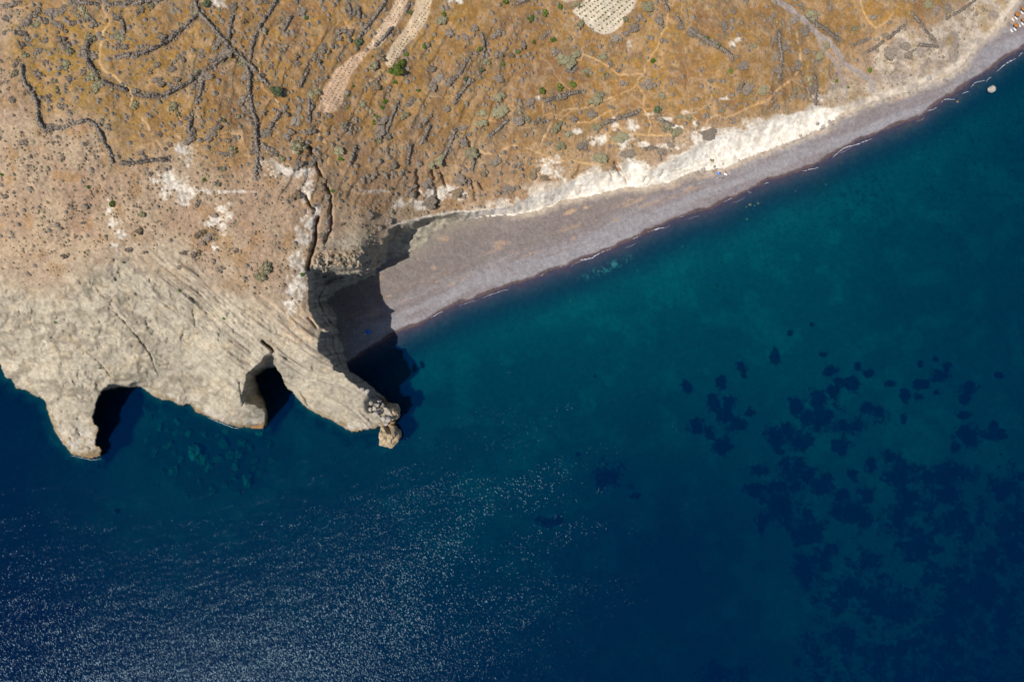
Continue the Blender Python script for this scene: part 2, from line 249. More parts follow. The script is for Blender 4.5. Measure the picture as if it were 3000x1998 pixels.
WL = """344,166 383,164 424,155 459,143 497,118 536,86 561,61 584,41;568,-20 580,29 593,48 622,83 657,118 689,153 721,182 750,207 769,236 785,250;274,108 258,128 252,153 261,188 287,223 306,242 344,258 373,266;392,272 415,281 472,285 510,268 555,242 590,210;604,204 619,198 651,172 670,153 662,135;
65,191 65,223 77,249 96,271 110,303 115,357 131,383 179,376 217,364 255,354 281,367 297,392 306,421 322,446 333,485;351,478 383,478 431,472 494,469;207,2 240,6 287,13;308,17 351,10 415,10 472,0 500,-10;721,182 734,223 730,255 734,287 737,319 750,357 752,408 756,446 753,497 745,525;596,223 587,265 577,303;563,330 561,351 555,379 561,411;
686,41 676,70 670,112;750,105 737,140 733,172;814,0 782,48 769,70 750,105;855,48 828,92;357,57 367,96;903,204 878,252;948,210 938,236;1011,137 992,179;912,270 906,320 908,357;1139,261 1120,306;1168,300 1149,344 1133,389;1110,223 1091,249;1117,153 1107,179;1203,10 1190,35;1043,427 1027,478;1222,348 1203,389;
1260,367 1235,418;1206,421 1196,478;1155,434 1161,459;1337,379 1318,421 1298,469;1381,156 1356,204 1324,239;1378,239 1350,271 1332,303;1413,99 1420,134 1418,172;1407,188 1397,217;1397,437 1385,497;1011,271 1008,319;1047,364 1045,395;1490,351 1436,399;1225,472 1223,500;1707,266 1650,281 1596,298;1556,309 1516,332;
1872,328 1815,345 1761,368;1930,348 1972,367;1943,-5 1956,29;1985,51 1997,67;2042,102 2100,137 2138,159 2147,175;2856,0 2810,33 2767,61;2649,73 2594,118 2563,143 2531,159;2674,41 2706,83 2741,124;2690,132 2747,136;2282,96 2291,179 2282,230;2387,223 2390,306;2362,52 2420,88 2457,121;820,330 790,380;1165,170 1150,195;1052,110 1090,60 1125,15;1100,135 1125,110 1150,80;
870,0 872,12;1050,20 1055,50;1020,10 1028,45;1515,10 1545,0;1200,120 1180,150;1600,100 1590,112;2178,245 2165,262;940,440 930,470"""
WALLD = np.full(U.shape, 999., np.float32)
for _w in WL.replace('\n', '').split(';'): WALLD = np.minimum(WALLD, pdist(parr(_w), U, V, pad=40))
# ------------------------------------------------------------------ colours of the ground itself
def C(*a): return np.array(a, np.float32)
def hx(r, g, b): 
    c = np.array([r, g, b]) / 255.; return np.where(c < .04045, c / 12.92, ((c + .055) / 1.055) ** 2.4).astype(np.float32)
def mix(a, b, m): return a + (b - a) * m[..., None]
n1 = fbm(U / 90, V / 90, 5, 40); n2 = fbm(U / 16, V / 16, 4, 41); n3 = fbm(U / 6, V / 6, 2, 42); n4 = fbm(U / 260, V / 260, 3, 43)
KA = .84   # sun-lit picture value -> surface reflectance
och = mix(mix(hx(163,116,62), hx(178,128,58), ss(-.1, .35, n1)), hx(150,104,66), ss(.05, .5, fbm(U / 70, V / 70, 4, 44)))
och = mix(och, hx(176,132,52), ss(700, 200, U) * .75 * ss(-.3, .3, n4 + .3))
och = mix(och, hx(128,108,84), ss(.1, .45, n2 + .5 * n1) * .55)
och = mix(och, hx(188,148,108), ss(.18, .5, fbm(U / 26, V / 26, 4, 45)) * .6)
och = mix(och, hx(150,128,104), .22 + 0 * n1) * np.array([1.0, 1.07, 1.0], np.float32)
och = mix(och, hx(132,116,96), ss(.12, .42, fbm(U / 38, V / 38, 4, 62) + .25 * n2) * .55)
och = mix(och, hx(176,140,104), ss(.05, .4, fbm(U / 13, V / 13, 3, 63)) * .4)
och = mix(och, hx(190,158,122), ss(.0, .4, fbm(U / 22, V / 22, 4, 64) + .2 * n1) * .55)
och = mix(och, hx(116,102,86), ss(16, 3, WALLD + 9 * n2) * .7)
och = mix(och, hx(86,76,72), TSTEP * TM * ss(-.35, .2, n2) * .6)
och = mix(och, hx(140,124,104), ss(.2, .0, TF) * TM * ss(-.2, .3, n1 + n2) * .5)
tan = mix(mix(hx(180,152,126), hx(192,168,140), ss(-.3, .3, n1)), hx(156,132,112), ss(.0, .4, n2) * .6)
tan = mix(tan, hx(168,128,78), ss(.1, .5, fbm(U / 45, V / 45, 3, 46)) * .5)
lj = np.where(zone > .5, beds * 1.2, swirl * 2 - 1.25)
rk = mix(hx(179,169,150), hx(196,185,164), ss(-.3, .3, n1))
rk = mix(rk, hx(134,124,112), ss(.08, .42, beds * 1.3 + .35 * beds2) * np.maximum(zone, .15) * .95)
rk = mix(rk, hx(132,122,108), ss(.05, .45, fbm(U / 30, V / 22, 4, 47) + .3 * n1) * (1 - zone) * .6 * ss(520, 330, U) )
rk = mix(rk, hx(140,130,114), ss(.66, .80, swirl + .1 * n1) * (1 - zone) * .75)
rk = mix(rk, hx(208,196,172), ss(.1, .4, beds2) * .4)
rk = mix(rk, hx(204,184,150), ss(.2, .5, fbm(U / 22, V / 22, 3, 48)) * .35)
pk = ss(90, 10, np.hypot((U - 880) / 1.1, (V - 950) / 1.0)) * ss(.1, -.1, n2 * .3 + (A_ - 300) * 0)
rk = mix(rk, hx(198,170,138), pk * .8)
col = mix(mix(tan, och, mOch * (1 - .45 * ss(330, 540, V))), rk, mRock)
pale = mix(mix(hx(206,190,170), hx(180,160,138), ss(-.1, .3, n2)), hx(150,138,128), ss(.1, .45, fbm(U / 40, V / 30, 4, 49)) * .75)
pale = mix(pale, hx(170,140,86), ss(.12, .4, fbm(U / 50, V / 50, 4, 50)) * .55)
col = mix(col, pale, mPale)
wm = np.full(U.shape, -2., np.float32)
for x, y, a, b in WHITE: wm = np.maximum(wm, 1.2 - np.hypot((U - x) / a / 1.15, (V - y) / b / 1.15))
wm = ss(.05, 1.0, wm + .75 * n2 + .5 * n3) * ss(-.9, -.2, wm)
edgeW = ss(55, 0, np.maximum(dT, 0)) * ss(1330, 1480, U) * ss(2470, 2400, U) * ss(.0, .35, fbm(U / 34, V / 26, 4, 51) + .35 * ss(30, 0, dT))
edgeW2 = ss(10, 2, dT) * ss(1120, 1170, U) * ss(1500, 1400, U)
wm = np.maximum(wm, np.maximum(edgeW, edgeW2) * top)
col = mix(col, mix(hx(208,198,182), hx(238,229,214), ss(-.3, .3, n2 + .5 * n3)), wm * .82)
# faces
fwhite = 1.12 * mix(mix(hx(232,222,206), hx(242,234,220), ss(-.2, .3, n2)), hx(176,166,154), ss(.2, .5, fbm(U / 20 + V / 50, V / 60, 4, 52)) * .3)
fgrey = mix(hx(184,176,160), hx(150,142,130), ss(-.2, .4, fbm(U / 40, (V + .2 * U) / 7, 4, 53)))
fcol = mix(fgrey, fwhite, whiteside)
fcol = mix(fcol, pale, ss(2440, 2480, U) * .75)
fm = ss(2.5, -2.5, dT) * land
col = mix(col, fcol, fm * np.where(cove, 0.6, 1))
col = mix(col, mix(hx(184,174,154), hx(150,140,124), ss(-.1, .4, n2)), np.maximum(rough * .85, GREY * top * ss(-.5, .1, n2 + .3) * .8))
TALF = (face & (U > 1105) & (U < 1345))[..., None]; col = np.where(TALF, mix(hx(176,168,150), hx(150,142,128), ss(0, .4, n2)), col)
# salt and weed lines at the foot of the headland
low = land & (U < 1180) & (V > 1080)
lvl = H + .8 * n2
lm = ss(5.5, 3.4, lvl) * low; col = mix(col, mix(hx(150,128,92), hx(112,94,70), ss(-.2, .3, n2)), lm * .8)
lm = ss(18, 4, dF + 9 * n2) * ss(13, 8, HT) * low; col = mix(col, mix(hx(158,138,104), hx(120,98,72), ss(-.2, .3, n3)), lm * .8)
lm = ss(1.0, 0.2, np.abs(lvl - 2.2)) * low; col = mix(col, hx(170,120,76), lm * .7)
lm = ss(11, 6, H + 2 * n2) * ss(4, 6.5, H) * low; col = mix(col, hx(200,194,188), lm * .55 * ss(-.2, .3, n3 + n2))
# fields, roads, paths
def fieldmask(p): return ss(-1.5, 2.5, sdf_l(p))
def sdf_l(p, pad=30):
    x0, y0 = p.min(0) - pad; x1, y1 = p.max(0) + pad; i = np.searchsorted(U1, [x0, x1]); j = np.searchsorted(V1A, [y0, y1])
    r = np.full(U.shape, -99., np.float32); sl = (slice(j[0], j[1]), slice(i[0], i[1])); r[sl] = sdf(p, U[sl] + 3 * n2[sl], V[sl] + 3 * n3[sl]); return r
FM = np.zeros(U.shape, np.float32)
for p, c1, c2, d in [(V1, hx(222,208,186), hx(212,196,172), None), (V5, hx(200,180,156), hx(190,168,142), None), (V2, hx(222,200,170), hx(210,184,152), (.53,-.85)), (V3, hx(228,200,168), hx(214,184,152), (.53,-.85)), (V4, hx(224,190,158), hx(208,174,142), (.45,-.89))]:
    m = fieldmask(p); FM = np.maximum(FM, m)
    cc = mix(c1 + 0 * col, c2, ss(-.3, .3, n2))
    if d:
        s = (U * d[1] - V * d[0]); cc = mix(cc, c1 * .72, ss(.3, 1, np.sin(s / 1.9)) * .22)
    col = mix(col, cc, m)
RM = np.zeros(U.shape, np.float32); PM = RM.copy()
for p, w in ROAD: RM = np.maximum(RM, ss(w + 2, w - 1.5, pdist(p, U + 3 * n2, V + 3 * n3, pad=40)))
col = mix(col, mix(hx(176,164,156), hx(162,148,140), ss(-.3, .3, n2)), RM * .95)
col = mix(col, hx(154,142,134), ss(45, 10, np.hypot((U - 2620) / 1.8, (V - 225) / .5)) * .6 * land)
for p, w in PATHS: PM = np.maximum(PM, ss(w + 2.2, w - 1.2, pdist(p, U + 2.5 * n2, V + 2.5 * n2, pad=30)))
PM *= land * (1 - RM) * ss(-.75, .0, n1 + n2)
col = mix(col, mix(hx(222,188,144), hx(206,166,118), ss(-.3, .3, n1)), PM * .9)
# gullies carry bare earth
# beach sand
bt = dW + 16 * fbm(U / 160, V / 160, 3, 54)
along = fbm((U * .93 - V * .37) / 160, (U * .37 + V * .93) / 20, 4, 55) * .8
sand = mix(hx(152,148,151) + 0 * col, hx(139,130,131), ss(-.2, .3, along) * .9)
sand = mix(sand, hx(135,125,121), ss(48, 105, bt + 14 * along))
sand = mix(sand, hx(130,119,115), ss(120, 180, bt) * ss(0, .3, n1 + .2) * .6)
sand = mix(sand, hx(176,150,130), ss(60, 75, bt) * ss(120, 95, bt) * ss(.1, .4, fbm((U * .93 - V * .37) / 50, (U * .37 + V * .93) / 10, 4, 56)) * .75)
sand = mix(sand, hx(196,164,132), np.maximum(ss(1.2, .7, np.hypot((U - 1668) / 20, (V - 622 + (U-1668)*.35) / 7) + .5 * n3), ss(1.2, .7, np.hypot((U - 1716) / 9, (V - 609) / 4) + .5 * n3)) * .8)
for x, y, a, b in [(1270,785,8,6),(1225,760,4,5),(1162,784,3,3),(1338,812,6,4),(1845,557,12,7),(1968,532,16,8),(1470,712,26,7),(1455,722,12,5),(1680,700,8,6),(1110,810,16,10),(1300,700,20,10),(2700,1,1,1)]:
    sand = mix(sand, hx(186,156,132), ss(1.3, .5, np.hypot((U - x) / a, (V - y) / b) + .4 * n2) * .55)
sand = mix(sand, hx(206,190,168), ss(26, 2, -dF + 10 * n2) * ss(1450, 1560, U) * .7)
sand = mix(sand, hx(120,110,106), ss(.2, .5, fbm(U / 9, V / 9, 3, 57)) * ss(34, 8, -dF) * ss(1900, 2000, U) * .6)
sand = mix(sand, hx(150,142,128), ss(40, 4, -dF + 10 * n2) * ss(1500, 1380, U) * .6)
wet = ss(11, 6, dW + 5 * fbm(U / 30, V / 30, 3, 58)) 
sand = mix(sand, hx(92,76,78), wet * .95)
col = np.where(beach[..., None], sand, col)
# sea bed
bed = mix(hx(96,80,80) + 0 * col, hx(158,154,142), ss(45, 150, dW))
bed = mix(bed, hx(205,205,190), ss(0, .4, fbm(U / 60, V / 60, 4, 59)) * .35 * ss(60, 200, dW))
bed = mix(bed, hx(120,96,66), ss(.32, .5, fbm(U / 7, V / 7, 3, 61) + .25 * n1) * ss(2000, 2500, U) * ss(900, 500, V) * .7)
pale_bed = ss(1, 0, np.hypot(((U - 1780) * .92 - (V - 785) * .39) / 120, ((U - 1780) * .39 + (V - 785) * .92) / 20)); bed = mix(bed, hx(240,240,225), pale_bed * .45 * ss(-.1, .3, n3 + n2))  # paler patch of sea bed close to the beach
rockbed = ss(60, 5, dHard + 30 * n2); bed = mix(bed, hx(96,92,72), rockbed)
rb2 = ss(1.1, .6, np.hypot((U - 600) / 260, (V - 1330) / 130) + .3 * n1); bed = mix(bed, hx(104,104,88), rb2 * .8)
bed = mix(bed, hx(26,34,30), mSG * (.9 + .1 * n3))
col = np.where(sea[..., None], bed, col)
# colours were judged in sun light: bring them to reflectance
lit = land | beach
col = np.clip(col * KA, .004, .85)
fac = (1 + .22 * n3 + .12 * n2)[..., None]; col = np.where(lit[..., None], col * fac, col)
grassA = (mOch * (1 - fm) * (1 - FM) * (1 - RM) * (1 - mPale) * (1 - wm) * top).astype(np.float32)
scrubA = ((1 - fm) * (1 - FM) * (1 - RM) * top * (1 - wm)).astype(np.float32)

# ------------------------------------------------------------------ materials
def newmat(name):
    m = bpy.data.materials.new(name); m.use_nodes = True; n = m.node_tree; b = n.nodes['Principled BSDF']; return m, n, b
def N(n, t, **k):
    x = n.nodes.new(t)
    for a, v in k.items():
        if a.startswith('i_'): x.inputs[a[2:]].default_value = v
        else: setattr(x, a, v)
    return x
def ramp(n, src, a, b, c0=(0, 0, 0, 1), c1=(1, 1, 1, 1)):
    r = n.nodes.new('ShaderNodeMapRange'); n.links.new(src, r.inputs[0]); r.inputs[1].default_value = a; r.inputs[2].default_value = b; r.clamp = True; return r.outputs[0]
def cmix(n, f, a, b, mode='MIX'):
    x = n.nodes.new('ShaderNodeMix'); x.data_type = 'RGBA'; x.blend_type = mode
    for s, i in ((f, 0), (a, 6), (b, 7)):
        if hasattr(s, 'is_linked') or hasattr(s, 'links'): n.links.new(s, x.inputs[i])
        else: x.inputs[i].default_value = s
    return x.outputs[2]
def math_(n, op, a, b=None):
    x = n.nodes.new('ShaderNodeMath'); x.operation = op
    for i, s in enumerate((a, b)):
        if s is None: continue
        if hasattr(s, 'links'): n.links.new(s, x.inputs[i])
        else: x.inputs[i].default_value = s
    return x.outputs[0]
def ground_mat(name, tracks=False, bump=.35, fine=1.4):
    m, n, b = newmat(name); L = n.links.new
    at = N(n, 'ShaderNodeAttribute', attribute_name='albedo'); g = N(n, 'ShaderNodeAttribute', attribute_name='grass')
    tc = N(n, 'ShaderNodeNewGeometry')
    no = N(n, 'ShaderNodeTexNoise', i_Scale=fine, i_Detail=8.0, i_Roughness=.7); L(tc.outputs['Position'], no.inputs['Vector'])
    v = ramp(n, no.outputs[0], .3, .7); v2 = N(n, 'ShaderNodeMapRange'); L(v, v2.inputs[0]); v2.inputs[3].default_value = .72; v2.inputs[4].default_value = 1.24
    c = at.outputs[0]
    cm = N(n, 'ShaderNodeVectorMath', operation='SCALE'); L(c, cm.inputs[0]); L(v2.outputs[0], cm.inputs['Scale']); c = cm.outputs[0]
    if tracks:   # goat tracks worn between the tussocks, grass clumps
        dn = N(n, 'ShaderNodeTexNoise', i_Scale=.05, i_Detail=4.0); L(tc.outputs['Position'], dn.inputs['Vector'])
        ad = N(n, 'ShaderNodeVectorMath', operation='MULTIPLY_ADD'); L(dn.outputs[1], ad.inputs[0]); ad.inputs[1].default_value = (22, 22, 0); L(tc.outputs['Position'], ad.inputs[2])
        fl = N(n, 'ShaderNodeVectorMath', operation='MULTIPLY'); L(ad.outputs[0], fl.inputs[0]); fl.inputs[1].default_value = (1, 1, 0)
        vo = N(n, 'ShaderNodeTexVoronoi', feature='DISTANCE_TO_EDGE', i_Scale=.042); L(fl.outputs[0], vo.inputs['Vector'])
        tr = ramp(n, vo.outputs[0], .018, .004); n5 = N(n, 'ShaderNodeTexNoise', i_Scale=.03, i_Detail=3.0); L(tc.outputs['Position'], n5.inputs['Vector'])
        tr = math_(n, 'MULTIPLY', tr, ramp(n, n5.outputs[0], .46, .58)); tr = math_(n, 'MULTIPLY', tr, g.outputs['Fac']); tr = math_(n, 'MULTIPLY', tr, .65)
        c = cmix(n, tr, c, (.50, .32, .17, 1))
        n6 = N(n, 'ShaderNodeTexNoise', i_Scale=.55, i_Detail=6.0, i_Roughness=.65); L(tc.outputs['Position'], n6.inputs['Vector'])
        dk = math_(n, 'MULTIPLY', ramp(n, n6.outputs[0], .55, .68), ramp(n, n5.outputs[0], .35, .6)); dk = math_(n, 'MULTIPLY', dk, g.outputs['Fac']); dk = math_(n, 'MULTIPLY', dk, .38)
        c = cmix(n, dk, c, (.17, .13, .08, 1))
    L(c, b.inputs['Base Color']); b.inputs['Roughness'].default_value = .95; b.inputs['Specular IOR Level'].default_value = .15
    bp = N(n, 'ShaderNodeBump', i_Strength=bump, i_Distance=.8); L(no.outputs[0], bp.inputs['Height']); L(bp.outputs[0], b.inputs['Normal'])
    return m
M = {}
M['hill'] = ground_mat('dry_grassland', True, .6, .9); M['rock'] = ground_mat('layered_rock', False, .5, .6); M['white_rock'] = ground_mat('white_tuff', False, .3, .5); M['sand'] = ground_mat('volcanic_sand', False, .06, 1.6)
M['bed'] = ground_mat('sea_bed', False, .2, .5); M['soil'] = ground_mat('tilled_soil', False, .3, 1.2)
def plain(name, c, rough=.9, noise=.3, scale=3., var=.0, bump=.3, spec=.2):
    m, n, b = newmat(name); L = n.links.new; g = N(n, 'ShaderNodeNewGeometry')
    no = N(n, 'ShaderNodeTexNoise', i_Scale=scale, i_Detail=5.0); L(g.outputs['Position'], no.inputs['Vector'])
    v = N(n, 'ShaderNodeMapRange'); L(no.outputs[0], v.inputs[0]); v.inputs[1].default_value = .3; v.inputs[2].default_value = .7; v.inputs[3].default_value = 1 - noise; v.inputs[4].default_value = 1 + noise
    oi = N(n, 'ShaderNodeObjectInfo'); vr = N(n, 'ShaderNodeMapRange'); L(oi.outputs['Random'], vr.inputs[0]); vr.inputs[3].default_value = 1 - var; vr.inputs[4].default_value = 1 + var
    f = math_(n, 'MULTIPLY', v.outputs[0], vr.outputs[0])
    cm = N(n, 'ShaderNodeVectorMath', operation='SCALE'); cm.inputs[0].default_value = tuple(c); L(f, cm.inputs['Scale'])
    L(cm.outputs[0], b.inputs['Base Color']); b.inputs['Roughness'].default_value = rough; b.inputs['Specular IOR Level'].default_value = spec
    if bump: bp = N(n, 'ShaderNodeBump', i_Strength=bump, i_Distance=.3); L(no.outputs[0], bp.inputs['Height']); L(bp.outputs[0], b.inputs['Normal'])
    return m
M['lava'] = plain('lava_stone', (.20, .168, .138), .9, .75, 2.2, .15)
M['scrub'] = plain('grey_thorn_scrub', (.225, .188, .15), .95, .3, 2.5, .2)
M['scrub2'] = plain('brown_scrub', (.21, .16, .105), .95, .35, 2.5, .22)
M['olive'] = plain('olive_scrub', (.25, .23, .14), .95, .3, 2.5, .15)
M['green'] = plain('green_leaves', (.13, .175, .035), .9, .35, 2.5, .2)
M['bright'] = plain('bright_green_leaves', (.075, .15, .015), .9, .35, 2.5, .2)
M['ggreen'] = plain('grey_green_leaves', (.12, .15, .08), .9, .35, 2.5, .2)
M['bark'] = plain('bark', (.12, .09, .065)); M['vine'] = plain('vine_leaves', (.13, .17, .04), .9, .3, 3., .2); M['dryvine'] = plain('pruned_vine', (.09, .085, .05), .9, .3, 3., .2)
M['boulder'] = plain('grey_boulder', (.38, .345, .30), .9, .25, .8, .15, .6); M['tanrock'] = plain('tan_rock', (.43, .33, .21), .9, .4, .5, .05, .8)
M['brock'] = plain('brown_beach_boulder', (.30, .27, .25), .9, .25, .8, .2, .6)
M['subrock'] = plain('submerged_boulder', (.22, .27, .15), .9, .35, .6, .15, .6); M['orock'] = plain('orange_reef_rock', (.34, .21, .10), .9, .3, 1., .2)
M['thatch'] = plain('thatch', (.36, .16, .055), .95, .35, 6., .08); M['pole'] = plain('wooden_pole', (.25, .17, .1))
M['white'] = plain('white_plastic', (.8, .79, .77), .5, .04, 2., 0, 0, .5); M['blue'] = plain('blue_canvas', (.03, .16, .62), .8, .12, 3., 0, .1)
M['lblue'] = plain('pale_blue_canvas', (.45, .65, .85), .8, .1, 3., 0, .1)
M['red'] = plain('red_canvas', (.62, .09, .05), .8, .12, 3., 0, .1); M['wcanvas'] = plain('white_canvas', (.8, .78, .75), .8, .08, 3., 0, .1)
M['black'] = plain('black_fabric', (.03, .03, .035)); M['purple'] = plain('purple_towel', (.16, .12, .22)); M['navy'] = plain('navy_cloth', (.02, .06, .18)); M['yellow'] = plain('yellow_cloth', (.6, .5, .1))
M['skin'] = plain('skin', (.5, .3, .2), .6, .08, 5., 0, 0); M['hair'] = plain('dark_hair', (.04, .025, .02)); M['pink'] = plain('pink_swimwear', (.65, .15, .12)); M['metal'] = plain('metal_pole', (.5, .5, .5), .4, .05)
# water: clear surface over an absorbing volume
m, n, b = newmat('sea_water'); L = n.links.new; n.nodes.remove(b); out = n.nodes['Material Output']
g = N(n, 'ShaderNodeNewGeometry')
def wn(scale, rot, str_, dist, det=3.0, rgh=.6, prev=None):
    mp = N(n, 'ShaderNodeMapping', vector_type='TEXTURE'); mp.inputs['Rotation'].default_value = (0, 0, rot); mp.inputs['Scale'].default_value = (1 / scale[0], 1 / scale[1], 1); L(g.outputs['Position'], mp.inputs[0])
    no = N(n, 'ShaderNodeTexNoise', i_Scale=1.0, i_Detail=det, i_Roughness=rgh); L(mp.outputs[0], no.inputs['Vector'])
    bp = N(n, 'ShaderNodeBump', i_Strength=str_, i_Distance=dist); L(no.outputs[0], bp.inputs['Height'])
    if prev: L(prev.outputs[0], bp.inputs['Normal'])
    return bp
b1 = wn((.05, .13), R(12), 1, .30, 2.0)
b2 = wn((.80, 1.70), R(-52), 1, .15, 1.0, .5, b1)
b3 = wn((1.5, 1.9), R(25), 1, .025, 2.0, .5, b2)
# wind ripples: small facets, each with its own tilt, steeper across the crests and in the gusts
mpf = N(n, 'ShaderNodeMapping', vector_type='TEXTURE'); mpf.inputs['Rotation'].default_value = (0, 0, R(-54)); mpf.inputs['Scale'].default_value = (.48, .18, 1); L(g.outputs['Position'], mpf.inputs[0])
vf = N(n, 'ShaderNodeTexVoronoi', feature='F1', i_Scale=1.0, voronoi_dimensions='2D'); L(mpf.outputs[0], vf.inputs['Vector'])
wf_ = N(n, 'ShaderNodeTexWhiteNoise', noise_dimensions='3D'); L(vf.outputs['Position'], wf_.inputs['Vector'])
sc_ = N(n, 'ShaderNodeSeparateColor'); L(wf_.outputs['Color'], sc_.inputs[0])
gm = N(n, 'ShaderNodeMapping', vector_type='TEXTURE'); gm.inputs['Rotation'].default_value = (0, 0, R(22)); gm.inputs['Scale'].default_value = (60, 16, 1); L(g.outputs['Position'], gm.inputs[0])
gu = N(n, 'ShaderNodeTexNoise', i_Scale=1.0, i_Detail=4.0, i_Roughness=.6); L(gm.outputs[0], gu.inputs['Vector']); gs = N(n, 'ShaderNodeMapRange'); L(gu.outputs[0], gs.inputs[0]); gs.inputs[1].default_value = .36; gs.inputs[2].default_value = .64; gs.inputs[3].default_value = .6; gs.inputs[4].default_value = 1.15
across = math_(n, 'MULTIPLY', math_(n, 'MULTIPLY', math_(n, 'SUBTRACT', sc_.outputs[0], .5), sc_.outputs[1]), .68)
alongc = math_(n, 'MULTIPLY', math_(n, 'MULTIPLY', math_(n, 'SUBTRACT', sc_.outputs[2], .5), sc_.outputs[0]), .46)
across = math_(n, 'MULTIPLY', across, gs.outputs[0])
cx_, sx_ = math.cos(R(36)), math.sin(R(36)); cb = N(n, 'ShaderNodeCombineXYZ')
L(math_(n, 'SUBTRACT', math_(n, 'MULTIPLY', across, cx_), math_(n, 'MULTIPLY', alongc, sx_)), cb.inputs[0]); L(math_(n, 'ADD', math_(n, 'MULTIPLY', across, sx_), math_(n, 'MULTIPLY', alongc, cx_)), cb.inputs[1])
ad_ = N(n, 'ShaderNodeVectorMath', operation='ADD'); L(cb.outputs[0], ad_.inputs[0]); L(b1.outputs[0], ad_.inputs[1]); nn = N(n, 'ShaderNodeVectorMath', operation='NORMALIZE'); L(ad_.outputs[0], nn.inputs[0])
gl = N(n, 'ShaderNodeBsdfGlossy', i_Roughness=.23, distribution='BECKMANN'); L(nn.outputs[0], gl.inputs['Normal']); gl.inputs[0].default_value = (.6, .86, 1, 1)
fr = N(n, 'ShaderNodeFresnel', i_IOR=1.333)
L(b1.outputs[0], fr.inputs['Normal'])
tr = N(n, 'ShaderNodeBsdfTransparent'); tr.inputs[0].default_value = (1, 1, 1, 1)
df = N(n, 'ShaderNodeBsdfDiffuse'); df.inputs[0].default_value = (.0, .036, .165, 1); L(b2.outputs[0], df.inputs['Normal'])
mx = N(n, 'ShaderNodeMixShader'); mx.inputs[0].default_value = .17; L(tr.outputs[0], mx.inputs[1]); L(df.outputs[0], mx.inputs[2])
rn = N(n, 'ShaderNodeTexNoise', i_Scale=1.0, i_Detail=4.0, i_Roughness=.7); L(mpf.outputs[0], rn.inputs['Vector']); mpr = N(n, 'ShaderNodeMapRange'); L(rn.outputs[0], mpr.inputs[0]); mpr.inputs[1].default_value = .3; mpr.inputs[2].default_value = .7; mpr.inputs[3].default_value = .09; mpr.inputs[4].default_value = .36; L(mpr.outputs[0], mx.inputs[0])  # ripple light and dark put into the share of blue surface colour
mx2 = N(n, 'ShaderNodeMixShader'); L(math_(n, 'MULTIPLY', fr.outputs[0], .16), mx2.inputs[0]); L(mx.outputs[0], mx2.inputs[1]); L(gl.outputs[0], mx2.inputs[2])
L(mx2.outputs[0], out.inputs[0])
va = N(n, 'ShaderNodeVolumeAbsorption'); va.inputs['Color'].default_value = (0.0, .782, .788, 1); va.inputs['Density'].default_value = .50
L(va.outputs[0], out.inputs['Volume'])
M['water'] = m
m, n, b = newmat('sea_foam'); b.inputs['Alpha'].default_value = .6; b.inputs['Base Color'].default_value = (.75, .76, .8, 1); b.inputs['Roughness'].default_value = .7; M['foam'] = m

# ------------------------------------------------------------------ objects
def mkmesh(name, verts, faces, mat, parent=None, smooth=False, loc=None):
    me = bpy.data.meshes.new(name); verts = np.asarray(verts, np.float64)
    if loc is not None: verts = verts - np.asarray(loc)
    if isinstance(faces, np.ndarray):
        k = faces.shape[1]; me.vertices.add(len(verts)); me.vertices.foreach_set('co', verts.astype(np.float32).ravel())
        me.loops.add(faces.size); me.loops.foreach_set('vertex_index', faces.astype(np.int32).ravel())
        me.polygons.add(len(faces)); me.polygons.foreach_set('loop_start', np.arange(0, faces.size, k, dtype=np.int32)); me.polygons.foreach_set('loop_total', np.full(len(faces), k, np.int32))
        me.update(calc_edges=True)
    else:
        me.from_pydata([tuple(v) for v in verts], [], faces)
    me.materials.append(mat)
    if smooth: me.polygons.foreach_set('use_smooth', [True] * len(me.polygons))
    o = bpy.data.objects.new(name, me); COL.objects.link(o)
    if loc is not None: o.location = loc
    if parent: o.parent = parent
    return o
def tag(o, label=None, cat=None, group=None, kind=None):
    if label: o['label'] = label
    if cat: o['category'] = cat
    if group: o['group'] = group
    if kind: o['kind'] = kind
    return o
def empty(name, loc, rz=0, label=None, cat=None, group=None):
    o = bpy.data.objects.new(name, None); COL.objects.link(o); o.location = loc; o.rotation_euler = (0, 0, rz); o.empty_display_size = .3
    return tag(o, label, cat, group)
# split the one continuous relief into the kinds of ground it is made of
du = np.gradient(XYZ, axis=1); dv = np.gradient(XYZ, axis=0); NRM = np.cross(dv, du) * -1
NRM /= np.linalg.norm(NRM, axis=-1, keepdims=True) + 1e-9
NRM = np.where(NRM[..., 2:3] < -0.99, -NRM, NRM)
cls = np.zeros(U.shape, np.int8)                      # 0 sea bed
cls[beach] = 1; cls[top] = 2; cls[top & (mRock > .5)] = 3; cls[face] = 4
cls[(FM > .5) & land] = 5; cls[(RM > .5) & land] = 6; cls[(PM > .5) & top] = 7; cls[sea & (sgf > .03)] = 8
cls[face & (U < 1340)] = 9
idx = np.arange(NU * NV).reshape(NV, NU)
Q = np.stack([idx[:-1, :-1], idx[1:, :-1], idx[1:, 1:], idx[:-1, 1:]], -1).reshape(-1, 4)
TLINE = TM * ss(.0, .08, TF) * ss(.42, .2, TF)
fc = cls[:-1, :-1]; mxl = np.maximum(np.maximum(H[:-1, :-1], H[1:, :-1]), np.maximum(H[:-1, 1:], H[1:, 1:]))
fc = np.where((fc == 0) & (mxl > 1.5), 9, fc).ravel()      # seaward walls of the headland belong to the cliff
XF = XYZ.reshape(-1, 3); CF = np.concatenate([col.reshape(-1, 3), np.ones((NU * NV, 1))], 1).astype(np.float32); GF = grassA.ravel(); NF = NRM.reshape(-1, 3)
